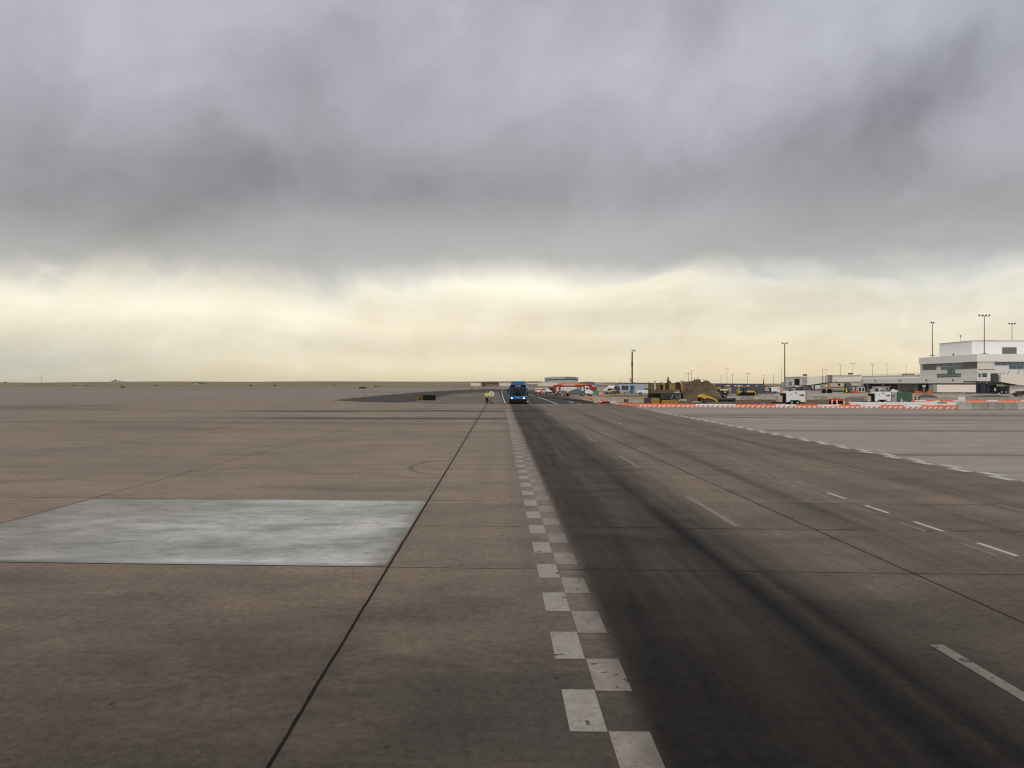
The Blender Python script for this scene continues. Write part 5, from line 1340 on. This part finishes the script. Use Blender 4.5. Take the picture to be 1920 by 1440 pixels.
# parked cars far right
cols = [('silver', (0.40, 0.41, 0.43)), ('dark blue', (0.03, 0.04, 0.09)), ('white', (0.7, 0.7, 0.7)), ('black', (0.02, 0.02, 0.02)), ('grey', (0.18, 0.19, 0.2))]
cl = [(1478, 4, 'first from the left'), (1489, 0, 'second from the left'), (1501, 3, 'third from the left'), (1508, 2, 'fourth from the left'), (1518, 1, 'fifth from the left')]
for i, (px, c, w_) in enumerate(cl):
    Y = 390 + 7*(i % 2)
    side_profile_car('car', cols[c][0] + ' car parked far beyond the generator trailer, ' + w_, 'car', ((px-960)*Y/1500, Y, 0), R(10*(-1)**i), paint('far_' + cols[c][0].replace(' ', '_'), cols[c][1], .3), 4.5, 1.8, 1.7 if i % 2 else 1.45, 'suv' if i % 2 else 'sedan', 'cars parked before the far concourse')
f = F(1531.5, 360); gx, z = f.x, f.z
t = thing('box_truck', 'white wedge-fronted airport truck under the left jet bridge', 'truck', f.loc())
MB().prism([(gx(1523.5), .7), (gx(1523.8), z(723.5)), (gx(1540), z(721.6)), (gx(1540), .9)], 0, 2.4, 'y', .05).build('box_body', paint('truck_bright', (0.66, 0.67, 0.66), .5), t)
MB().box(gx(1519), gx(1523.3), .1, 2.3, .6, z(725), .08).build('cab', paint('truck_navy', (0.03, 0.035, 0.07), .4), t)
for px in (1522, 1537): wheel(t, gx(px), .1, .45, .3, 'wheel', 'y')
MB().box(gx(1520), gx(1540), .2, 2.2, .45, .68).build('chassis', BLACK, t)
f = F(1570, 243); gx, z = f.x, f.z
t = thing('concrete_spreader', 'long beige concrete spreader machine on tracks before the concourse', 'spreader', f.loc())
MB().box(gx(1557), gx(1583), 0, 2.4, z(730.4), z(718.4), .1).build('body', BEIGE, t)
MB().box(gx(1543.5), gx(1554), .2, 2.2, z(731), z(720.6), .1).build('front_hopper', paint('hopper_tan', (0.40, 0.36, 0.27), .6, dirt=.6), t)
MB().ball((gx(1548.5), .0, z(724.5)), .45, .3, .4).build('white_drum', GREYW, t)
MB().box(gx(1554.4), gx(1558), -.1, 2.0, z(729), z(719), .08).build('yellow_drum', paint('ochre', (0.48, 0.32, 0.07), .6), t)
MB().box(gx(1571), gx(1575.6), -.05, -.004, z(723), z(719.2)).build('window', BLACK, t)
MB().box(gx(1556), gx(1584), -.3, .0, z(726), z(725.2)).build('walkway', DKGREY, t)
MB().tube([(gx(1569), .5, z(719)), (gx(1568.5), .5, z(711.5))], .07).build('mast', DKGREY, t)
MB().tube([(gx(1568.4), .5, z(714.8)), (gx(1571), .5, z(718.4))], .12).build('arm', DKGREY, t)
for a, c in ((1541, 1549), (1551, 1560), (1583, 1592)): crawler(gx(a), gx(c), -.2, .5, z(729.5)-.05, .02).build('track', BLACK, t)
MB().box(gx(1560), gx(1582), .2, 2.2, z(735), z(729.8)).build('underframe', paint('under_dark', (0.06, 0.055, 0.04), .7), t)
MB().tube([(gx(1560), -.1, z(731.6)), (gx(1582), -.1, z(731.2))], .1).build('spray_bar', BEIGE, t)
MB().prism([(gx(1584), z(727)), (gx(1586), z(728)), (gx(1588), z(733)), (gx(1586), z(737)), (gx(1584.5), z(736))], -.6, -.2, 'y', .03).build('yellow_chute', YELLOW, t)
MB().prism([(gx(1586), z(720)), (gx(1592), z(716.4)), (gx(1597), z(719)), (gx(1600), z(728)), (gx(1598), z(736)), (gx(1590), z(736))], .3, 2.0, 'y', .1).build('grey_hopper', paint('purple_grey', (0.13, 0.12, 0.12), .7, dirt=.6), t)
MB().tube([(gx(1560), 0.2, z(717.4)), (gx(1586), .2, z(717.2))], .06).build('hand_rail', DKGREY, t)
# two thin poles in front of it
for px, lab in ((1542.6, 'left'), (1548.6, 'right')):
    f = F(px, 252)
    t = thing('thin_pole', 'thin rusty pole before the jet bridge, ' + lab + ' of two', 'pole', f.loc(), 0, 'two thin poles')
    MB().cyl((0, 0, 0), (0, 0, f.z(705)), .16, .16, 8).build('lower_post', paint('rust_grey', (0.20, 0.16, 0.15), .7), t)
    MB().cyl((0, 0, f.z(705)), (0, 0, f.z(694)), .06, .05, 8).build('upper_post', paint('rust_grey', (0.20, 0.16, 0.15), .7), t)
    MB().box(-.2, .2, -.15, .15, f.z(694), f.z(693)).build('head', DKGREY, t)
# ground units under the concourse
f = F(1616, 262); gx, z = f.x, f.z
t = thing('guard_booth', 'small white framed booth with two dark windows under the concourse', 'booth', f.loc())
MB().box(gx(1609.5), gx(1621.5), 0, 2, .3, z(725.6), .05).build('wall', GREYW, t)
for a, c in ((1610.6, 1614.4), (1617, 1620.2)): MB().box(gx(a), gx(c), -.05, -.004, z(733.6), z(727)).build('window', GLASSD, t)
MB().box(gx(1609), gx(1622), -.1, 2.1, z(725.5), z(725)).build('roof', STEEL, t)
MB().box(gx(1609.4), gx(1621.6), 0.02, 1.98, 0, .29).build('base', DORANGE, t)
f = F(1648, 268); gx, z = f.x, f.z
t = thing('service_truck', 'white service truck with ladder frame parked under the concourse', 'truck', f.loc())
MB().box(gx(1640), gx(1648.4), 0, 2.2, .5, z(726.4), .05).build('box_body', GREYW, t)
MB().box(gx(1641.2), gx(1647), -.04, -.004, z(734), z(728)).build('shutter', DKGREY, t)
MB().prism([(gx(1648.6), .6), (gx(1648.6), z(725.4)), (gx(1654), z(725.2)), (gx(1656), z(728)), (gx(1656), z(735)), (gx(1654.5), .6)], .1, 2.2, 'y', .05).build('cab', GREYW, t)
MB().prism([(gx(1657), .6), (gx(1658.4), z(730)), (gx(1661), z(726)), (gx(1668), z(725.6)), (gx(1668), z(731)), (gx(1664), .6)], 0, 2.2, 'y', .05).build('lift_cab', paint('lift_grey', (0.33, 0.33, 0.34), .5), t)
MB().prism([(gx(1661), z(730)), (gx(1662.4), z(727)), (gx(1666.4), z(727)), (gx(1665), z(730))], -.04, -.004).build('cab_window', GLASSD, t)
MB().tube([(gx(1636), 0, z(725)), (gx(1670), 0, z(725.2))], .08).build('ladder', STEEL, t)
for px in (1643, 1653.5, 1663): wheel(t, gx(px), .1, .5, .3, 'wheel', 'y')
f = F(1632, 262); gx, z = f.x, f.z
t = thing('baggage_cart', 'tan and white baggage cart left of the white service truck', 'cart', f.loc())
MB().box(gx(1631.5), gx(1636), 0, 1.5, .5, z(730), .03).build('box', BEIGE, t); MB().box(gx(1627), gx(1631.2), 0, 1.5, .5, z(729.6), .03).build('crate', BROWNY, t)
MB().box(gx(1626.5), gx(1637), .05, 1.45, .35, .49).build('bed', BLACK, t)
for px in (1628.5, 1635): wheel(t, gx(px), .1, .25, .2, 'wheel', 'y')

# ------------------------------------------------------------ terminal building
TX = 151.0; TY = 259.6
def yy(px): return TX*FPX/(px-960)           # distance along the side wall from the survey column
def zz(px, py): return CAMH + (720-py)*yy(px)/FPX
term = thing('terminal_building', 'pale two-storey airport terminal with grey bands, ribbon windows and penthouse', 'terminal', (TX, TY, 0))
LX = lambda X: X-TX; LY = lambda Y: Y-TY
M_wall = panelwall('pale_panel_wall', (0.72, 0.69, 0.62), 3.2, 2.2, .3, .30)
M_par = panelwall('parapet_panels', (0.80, 0.78, 0.73), 6.0, 30.0, .15, .22)
M_pent = panelwall('penthouse_panels', (0.84, 0.84, 0.82), 30.0, .9, .12, .14)
M_band = paint('grey_louvre_band', (0.135, 0.125, 0.125), .6, dirt=.15)
M_mull = paint('window_mullion', (0.30, 0.38, 0.38), .5)
M_tglass = glass('terminal_glass', (0.03, 0.065, 0.07), .12)
Ye = 296.0
# storey 2 wall mass (side along Y, front along X)
MB().box(0, 60, 0, LY(Ye), 5.2, 10.26).build('wall', M_wall, term)
MB().box(-.35, 60, -.35, LY(Ye)+.3, 10.262, 12.7).build('parapet', M_par, term)
MB().box(-.5, 60, -.5, LY(355), 3.25, 5.198).build('fascia', panelwall('fascia_panels', (0.74, 0.72, 0.65), 9.0, 30.0, .2, .25), term)
MB().box(LX(155.2), 60, LY(270), LY(290.5), 12.702, 17.5).build('penthouse', M_pent, term)
MB().box(LX(155.0), 60, LY(269.8), LY(290.7), 17.502, 17.7).build('penthouse_coping', GREYW, term)
# grey bands on the side wall
def side_box(name, pxa, pxb, z0, z1, mat, out=.05, parent=term):
    y0, y1 = sorted((LY(yy(pxa)), LY(yy(pxb))))
    return MB().box(-out, -.002, y0, y1, z0, z1).build(name, mat, parent)
side_box('grey_band', 1730, 1756, 8.1, 10.25, M_band, .08); side_box('grey_band', 1804, 1832.3, 8.05, 10.25, M_band, .08)
def side_window(pxa, pxb, z0, z1, nx, nz):
    w_ = side_box('window', pxa, pxb, z0, z1, M_tglass, .04)
    y0, y1 = sorted((LY(yy(pxa)), LY(yy(pxb)))); b = MB()
    for i in range(nx+1):
        y = y0+(y1-y0)*i/nx; b.box(-.10, -.042, y-.06, y+.06, z0, z1)
    for j in range(nz+1):
        zc = z0+(z1-z0)*j/nz; b.box(-.12, -.102, y0, y1, zc-.06, zc+.06)
    b.build('window_frame', M_mull, w_)
side_window(1756.2, 1764.4, 9.15, 10.24, 2, 1); side_window(1764.6, 1803.8, 7.95, 10.24, 9, 2); side_window(1777, 1791, 6.6, 7.93, 3, 1); side_window(1757.5, 1802, 5.22, 6.58, 9, 2)
side_box('light_panel', 1791.3, 1802.5, 6.65, 7.9, paint('cream_panel', (0.72, 0.70, 0.64), .6), .03)
side_box('light_panel', 1757.5, 1776.6, 6.65, 7.9, paint('cream_panel', (0.72, 0.70, 0.64), .6), .03)
# front wall details (plane Y = TY)
fk = TY/FPX
fx = lambda px: (px-960)*fk-TX
fz = lambda py: CAMH+(720-py)*fk
def front_box(name, pxa, pxb, py0, py1, mat, out=.05, parent=term):
    return MB().box(fx(pxa), fx(pxb), -out, -.002, fz(py1), fz(py0)).build(name, mat, parent)
def front_window(pxa, pxb, py0, py1, nx, nz):
    w_ = front_box('window', pxa, pxb, py0, py1, glass('blue_glass', (0.02, 0.05, 0.085), .1) if 'blue_glass' not in bpy.data.materials else bpy.data.materials['blue_glass'], .04)
    b = MB()
    for i in range(nx+1):
        x = fx(pxa)+(fx(pxb)-fx(pxa))*i/nx; b.box(x-.05, x+.05, -.10, -.042, fz(py1), fz(py0))
    for j in range(nz+1):
        zc = fz(py1)+(fz(py0)-fz(py1))*j/nz; b.box(fx(pxa), fx(pxb), -.12, -.102, zc-.05, zc+.05)
    b.build('window_frame', M_mull, w_)
front_window(1865, 1960, 678.8, 684.6, 8, 1); front_window(1892, 1960, 684.9, 691.8, 5, 1)
front_window(1834.6, 1838.6, 699.8, 707.8, 1, 1); front_window(1834.6, 1838.6, 708, 715.6, 1, 1); front_window(1841.2, 1850.6, 699.8, 707.8, 1, 1); front_window(1841.2, 1850.6, 708, 715.6, 1, 1)
front_box('ledge', 1834, 1865, 692, 692.8, MIDGREY, .15); front_box('pilaster', 1863, 1866, 700, 719, MIDGREY, .12)
pk = 270/FPX
MB().box((1879-960)*pk-TX, (1906-960)*pk-TX, LY(270)-.08, LY(270)-.003, CAMH+(720-663.4)*pk, CAMH+(720-651.2)*pk).build('louvre', ribbed('louvre_grey', (0.13, 0.125, 0.125), .3, .5, 2, .5), term)
# ground storey: recessed dark bays, columns, back wall
MB().box(6, 60, 1.5, 1.9, 0, 3.24).build('ground_wall', M_wall, term)
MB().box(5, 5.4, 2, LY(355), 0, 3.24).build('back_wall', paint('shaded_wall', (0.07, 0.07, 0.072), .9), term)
NVY = paint('navy_column', (0.03, 0.045, 0.075), .5)
for px in (1831.4, 1841.4, 1846.4, 1853.2):
    x = (px-960)*252/1500-TX
    MB().box(x-.24, x+.24, 252-TY-.24, 252-TY+.24, 0, 3.5).build('column', NVY, term)
MB().box((1830-960)*.168-TX, (1862-960)*.168-TX, 251.4-TY, -.51, 3.5, 3.9).build('canopy', DKGREY, term)
for i, Yc in enumerate((275, 290, 300, 313, 327, 341, 353)):
    MB().box(.3, 1.1, LY(Yc)-.4, LY(Yc)+.4, 0, 3.24).build('column', MIDGREY if i % 2 else paint('pinkish_column', (0.30, 0.25, 0.23), .8), term)
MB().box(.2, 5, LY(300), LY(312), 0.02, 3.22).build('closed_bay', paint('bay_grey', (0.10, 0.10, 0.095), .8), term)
# dark little floodlights along the fascia
for px in (1620, 1644, 1690.5, 1740.5, 1790.3):
    y = LY(yy(px)); MB().ball((-.75, y, 4.35), .28, .35, .24, 10).build('wall_lamp', BLACK, term)
# lower wing upper wall + roof railing
MB().box(.6, 60, LY(Ye)+.31, LY(355), 5.2, 5.75).build('wing_parapet', M_par, term)
b = MB()
for i in range(12):
    y = LY(Ye+4+i*5); b.box(1.4, 1.5, y-.06, y+.06, 5.75, 7.0)
b.box(1.4, 1.5, LY(Ye)+2, LY(355), 6.95, 7.05); b.box(1.4, 1.5, LY(Ye)+2, LY(355), 6.35, 6.42)
b.build('roof_railing', paint('cream_rail', (0.55, 0.50, 0.40), .6), term)
MB().box(3, 60, LY(Ye)+4, LY(352), 5.75, 6.5).build('wing_roof', paint('roof_cream', (0.50, 0.46, 0.38), .7), term)
MB().box(3, 6, LY(312), LY(316), 6.5, 7.1).build('roof_unit', MIDGREY, term)
b = MB(); b.cyl((LX(157), LY(280), 17.5), (LX(157), LY(280), 20.2), .05, .04, 6); b.box(LX(156.7), LX(157.3), LY(280), LY(280)+.1, 19.4, 20.1); b.build('weather_mast', STEEL, term)
MB().ball((LX(152.3), LY(276), 13.1), .3, .3, .5, 8).build('roof_vent', DKGREY, term)
MB().box(LX(160), LX(165), LY(272), LY(275), 17.7, 17.9).build('roof_hatch', MIDGREY, term)

# far concourse and jet bridges
f = F(1590, 345); gx, z = f.x, f.z
M_jet = ribbed('jetway_cream', (0.76, 0.72, 0.62), 1.6, .6, 0, .18)
t = thing('jet_bridge', 'cream jet bridge with a grey round joint reaching left from the concourse', 'jet bridge', f.loc())
MB().box(gx(1561.5), gx(1616), 0, 3.2, z(715.8), z(705.6), .08).build('tunnel', M_jet, t)
MB().box(gx(1561.5), gx(1616.3), -.1, 3.3, z(705.5), z(703.2), .05).build('tunnel_roof', paint('jet_roof', (0.48, 0.47, 0.42), .6), t)
MB().cyl((gx(1557.3), 1.6, z(716.6)), (gx(1557.3), 1.6, z(703)), .95, .95, 20).build('rotunda', MIDGREY, t)
MB().prism([(gx(1515), z(722.8)), (gx(1515), z(706.6)), (gx(1553.4), z(704.2)), (gx(1553.4), z(717))], 1, 3.8, 'y', .06).build('tunnel', M_jet, t)
MB().prism([(gx(1515), z(724)), (gx(1515), z(723)), (gx(1553.4), z(717.2)), (gx(1560), z(716.7)), (gx(1560), z(718))], .9, 3.9).build('tunnel_beam', BLACK, t)
MB().box(gx(1505.6), gx(1514.8), .8, 4.0, z(722.5), z(709.2), .05).build('cab_neck', paint('neck_grey', (0.36, 0.36, 0.34), .6), t)
MB().box(gx(1500.3), gx(1505.4), .5, 4.2, z(723), z(709.8), .08).build('cab', GREYW, t)
MB().box(gx(1495.6), gx(1500), .6, 4.1, z(722), z(710.2), .1).build('bellows', BLACK, t)
MB().box(gx(1509), gx(1516), 1.4, 2.4, z(705.2), z(701.2), .05).build('roof_unit', MIDGREY, t)
for px in (1557, 1530): MB().cyl((gx(px), 2, 0), (gx(px), 2, z(717.5)), .3, .3, 12).build('support_column', DKGREY, t)
MB().box(gx(1590), gx(1615), .6, 3.0, z(723.5), z(716.1)).build('underside_room', paint('under_cream', (0.60, 0.57, 0.48), .6), t)
MB().box(gx(1592.4), gx(1600), .6, 1.4, z(702.2), z(699.4)).build('roof_sign', DKGREY, t)
f = F(1486, 470); gx, z = f.x, f.z
t = thing('jet_bridge', 'small pale jet bridge farthest left at the end of the concourse', 'jet bridge', f.loc())
MB().box(gx(1485), gx(1497), 0, 3, z(723), z(714.6), .06).build('tunnel', paint('haze_cream', (0.50, 0.48, 0.42), .7), t)
MB().box(gx(1482.6), gx(1484.8), -.2, 3.2, z(723.6), z(715.6)).build('bellows', MIDGREY, t)
MB().box(gx(1474), gx(1482.4), 2, 8, 0, z(716.2)).build('far_block', paint('haze_grey', (0.42, 0.41, 0.38), .7), t)
for px in (1490,): MB().cyl((gx(px), 1.5, 0), (gx(px), 1.5, z(723)), .4, .4, 10).build('support_column', MIDGREY, t)
f = F(1530, 560); gx, z = f.x, f.z
t = thing('concourse', 'distant cream concourse building behind the left jet bridges', 'concourse', f.loc())
MB().box(gx(1500), gx(1612), 0, 30, 0, z(708)).build('wall', M_wall, t)
MB().box(gx(1499), gx(1613), -1, 31, z(708), z(706)).build('roof', paint('roof_cream', (0.50, 0.46, 0.38), .7), t)
MB().box(gx(1500.5), gx(1611), -.15, -.02, 1.0, 4.2).build('dark_bays', BLACK, t)
f = F(1455, 900); gx, z = f.x, f.z
t = thing('far_shed', 'long thin pale shed on the horizon left of the tall floodlight mast', 'shed', f.loc())
MB().box(gx(1436), gx(1466), 0, 12, 0, z(722.6)).build('wall', paint('shed_green', (0.35, 0.36, 0.26), .8), t)
MB().box(gx(1435.6), gx(1466.4), -.5, 12.5, z(722.6), z(721.6)).build('roof', paint('shed_yellow', (0.50, 0.47, 0.30), .8), t)

# right jet bridge
f = F(1885, 244); gx, z = f.x, f.z
t = thing('jet_bridge', 'large cream jet bridge with dark grey round joint at the right edge', 'jet bridge', f.loc())
MB().cyl((gx(1870), 1.6, z(716.6)), (gx(1870), 1.6, z(700)), .98, .98, 22).build('rotunda', DKGREY, t)
MB().box(gx(1876.2), gx(1887), .8, 1.2, z(700.6), z(699.6)).build('rail', MIDGREY, t)
MB().prism([(gx(1876.3), z(716.2)), (gx(1876.3), z(702.6)), (gx(1884), z(702.8)), (gx(1960), z(704.6)), (gx(1960), z(728)), (gx(1907), z(721.4))], 0, 3.0, 'y', .06).build('tunnel', paint('jetway_plain', (0.76, 0.70, 0.61), .6, dirt=.15), t)
MB().prism([(gx(1852), z(719.6)), (gx(1866), z(716.8)), (gx(1877), z(716.8)), (gx(1907), z(721.9)), (gx(1907), z(723)), (gx(1890), z(720.6)), (gx(1866), z(720.6))], .2, 2.8).build('floor_beam', paint('beam_blue_black', (0.025, 0.03, 0.035), .6), t)
MB().cyl((gx(1870.5), 1.6, 0), (gx(1870.5), 1.6, z(720.7)), .55, .55, 14).build('support_column', DKGREY, t)
MB().box(gx(1863.4), gx(1869), .0, 2, z(735), z(721), .04).build('service_box', BLACK, t)
MB().box(gx(1876), gx(1890.5), .3, 2.6, z(739), z(724.6), .05).build('lift_column', paint('wheel_frame', (0.02, 0.022, 0.024), .6), t)
MB().box(gx(1864), gx(1867.4), -.06, -.01, z(733), z(728)).build('plate', GREYW, t)
for px in (1879, 1887): wheel(t, gx(px), .4, .55, .4, 'wheel', 'y')
MB().box(gx(1894), gx(1900.6), 2.0, 2.6, 0, z(722.6)).build('door_leaf', paint('door_grey_green', (0.10, 0.12, 0.12), .6), t)
b = MB(); b.tube([(gx(1898.5), 1, z(703)), (gx(1900.6), 1, z(695.4)), (gx(1903), 1, z(703))], .1); b.build('hoist_frame', WHITE, t)
MB().tube([(gx(1894.6), 1.5, z(703)), (gx(1898), 1.5, z(694.6))], .07).build('brace', DKGREY, t); MB().tube([(gx(1914), 1.5, z(703)), (gx(1917.6), 1.5, z(693)), ], .07).build('brace', DKGREY, t)
MB().tube([(gx(1870.8), -.3, z(737)), (gx(1880), -.6, z(744.5))], .16).build('white_arm', WHITE, t)
f = F(1912, 188)
side_profile_car('car', 'black car with a pale stripe parked at the right edge before the terminal', 'car', ((1920-960)*190/1500, 190, 0), R(0), paint('car_jet', (0.015, 0.016, 0.02), .3), 4.4, 1.8, 1.35, 'sedan')
# container
f = F(1792, 240); gx, z = f.x, f.z
t = thing('shipping_container', 'long white ribbed container on a chassis in front of the terminal', 'container', f.loc())
MB().box(gx(1757), gx(1829.6), 0, 2.5, .5, z(721.6)).build('box_side', ribbed('container_white', (0.82, 0.76, 0.66), .55, .6, 0, .35), t)
MB().box(gx(1750.6), gx(1756.8), .05, 2.4, .55, z(722.2)).build('front_end', paint('container_end', (0.33, 0.32, 0.30), .7), t)
MB().box(gx(1756.6), gx(1830), -.05, 2.55, z(721.55), z(720.8)).build('top_rail', BEIGE, t)
MB().box(gx(1760), gx(1829), .3, 2.2, .3, .49).build('chassis', BLACK, t)
for px in (1764, 1812, 1820): wheel(t, gx(px), .2, .22, .3, 'wheel', 'y')
f = F(1732.8, 225); gx, z = f.x, f.z
t = thing('post_sign', 'square white notice board on a grey post left of the container', 'sign', f.loc())
MB().box(gx(1729.8), gx(1735.8), 0, .1, z(725.8), z(721.8), .03).build('board', GREYW, t)
MB().box(gx(1730.6), gx(1735), -.02, -.004, z(724.9), z(722.8)).build('notice', paint('notice_pale', (0.42, 0.46, 0.40), .6), t)
MB().box(-.22, .22, .11, .4, 0, z(722)).build('post', paint('post_grey_green', (0.13, 0.15, 0.14), .6), t)
# small litter of site things in front of the dark bays
for i, (px, Y, wd_, hh, mt, lab) in enumerate([(1700, 235, 2.4, 1.2, DKGREY, 'dark pallet stack'), (1709, 238, 1.6, 1.4, BRN, 'brown crate stack'), (1723, 240, 2.2, .9, DORANGE, 'orange crate stack'), (1744, 238, 1.8, .9, DORANGE, 'orange crate stack nearest the container'), (1747, 243, 1.2, 1.9, YELLOW, 'yellow crate stack beside the container end'), (1605, 245, 3.0, .8, DORANGE, 'long orange crate stack below the booth')]):
    f = F(px, Y)
    t = thing('crate_stack', lab + ' in front of the terminal ground floor', 'crates', f.loc(), 0, 'crate stacks before the terminal')
    MB().box(-wd_/2, wd_/2, 0, 1, .12, hh*.55, .03).build('crate', mt, t)
    MB().box(-wd_/2*.8, wd_/2*.7, .1, .9, hh*.56, hh, .03).build('crate', mt, t)
    MB().box(-wd_/2, wd_/2, 0, 1, 0, .115).build('pallet', BEIGE, t)

# ------------------------------------------------------------ floodlight masts
MPOLE = paint('mast_grey', (0.20, 0.18, 0.17), .6)
def mast(label, px, Y, ztop, zbase=0.0, heads=2, spread=1.5, r=.16, group='floodlight masts', style='up', plat=False):
    t = thing('floodlight_mast', label, 'floodlight mast', ((px-960)*Y/1500, Y, zbase), 0, group)
    H = ztop-zbase
    MB().cyl((0, 0, 0), (0, 0, H-.2), r, r*.6, 10).build('pole', MPOLE, t)
    if heads > 0:
        MB().tube([(-spread, 0, H-.3), (spread, 0, H-.3)], r*.4).build('crossbar', MPOLE, t)
        for i in range(heads):
            x = -spread + 2*spread*(i/(heads-1) if heads > 1 else .5)
            MB().box(x-.24*(r/.16)**.5, x+.24*(r/.16)**.5, -.22, .22, H-.2, H+.2, .06, Matrix.Rotation(R(20 if x < 0 else -20), 4, 'Y'), (x, 0, H)).build('lamp', DKGREY, t)
    if plat: MB().box(-.75, .75, -.5, .5, .1, .3, .02).build('base_plate', DKGREY, t)
    return t
mast('slim floodlight mast with one slanted head on the left roof corner of the terminal', 1748.3, 280, CAMH+(720-604.4)*280/1500, 12.7, 2, .45, .17, style='one', plat=True)
mast('floodlight mast with four lamps on the terminal roof, tallest in the photo', 1845.6, 262, CAMH+(720-591)*262/1500, 12.7, 4, 1.65, .17, plat=True)
mast('floodlight mast with three lamps behind the terminal penthouse', 1897.6, 300, CAMH+(720-606.5)*300/1500, 0, 3, 1.1, .17)
mast('tall ground floodlight mast with two lamps left of the concourse', 1471.3, 345, CAMH+(720-643)*345/1500, 0, 2, 1.05, .33)
far = [(1291, 699.3, 3, 2.0), (1296.8, 694.4, 1, .3), (1352, 703.6, 1, .3), (1363, 691.4, 2, 1.0), (1373.4, 702.6, 1, .3), (1401.4, 699.7, 3, 1.6), (1432.6, 704, 1, .2), (1450, 702.8, 1, .2),
       (1464.8, 690.4, 1, .3), (1575.6, 683, 2, 1.0), (1599.4, 681.4, 4, 1.8), (1636, 683.6, 2, .8), (1663, 682.2, 2, .8), (1699, 684.5, 1, .5), (1319, 712, 1, .2), (982, 710, 0, 0), (1014, 710.5, 0, 0), (1163, 710, 0, 0)]
for i, (px, py, hd_, sp) in enumerate(sorted(far)):
    Y = 560 + (i*37 % 90)
    mast('faint far floodlight mast, ' + ORD[i] + ' from the left of the horizon row', px, Y, CAMH+(720-py)*Y/1500, 0, hd_, sp*1.05, .17, 'far floodlight masts')

# ------------------------------------------------------------ air
if True:
    m = bpy.data.materials.new('haze_air'); m.use_nodes = True; hn = m.node_tree
    for n in list(hn.nodes):
        if n.type == 'BSDF_PRINCIPLED': hn.nodes.remove(n)
    pv = hn.nodes.new('ShaderNodeVolumePrincipled'); pv.inputs['Density'].default_value = 0.00007
    pv.inputs['Color'].default_value = (0.95, 0.93, 0.88, 1); pv.inputs['Anisotropy'].default_value = 0.3
    out = [n for n in hn.nodes if n.type == 'OUTPUT_MATERIAL'][0]
    hn.links.new(pv.outputs[0], out.inputs['Volume'])
    hz = MB().box(-5200, 5200, -400, 5200, -1.5, 36).build('haze', m)
    hz['kind'] = 'stuff'
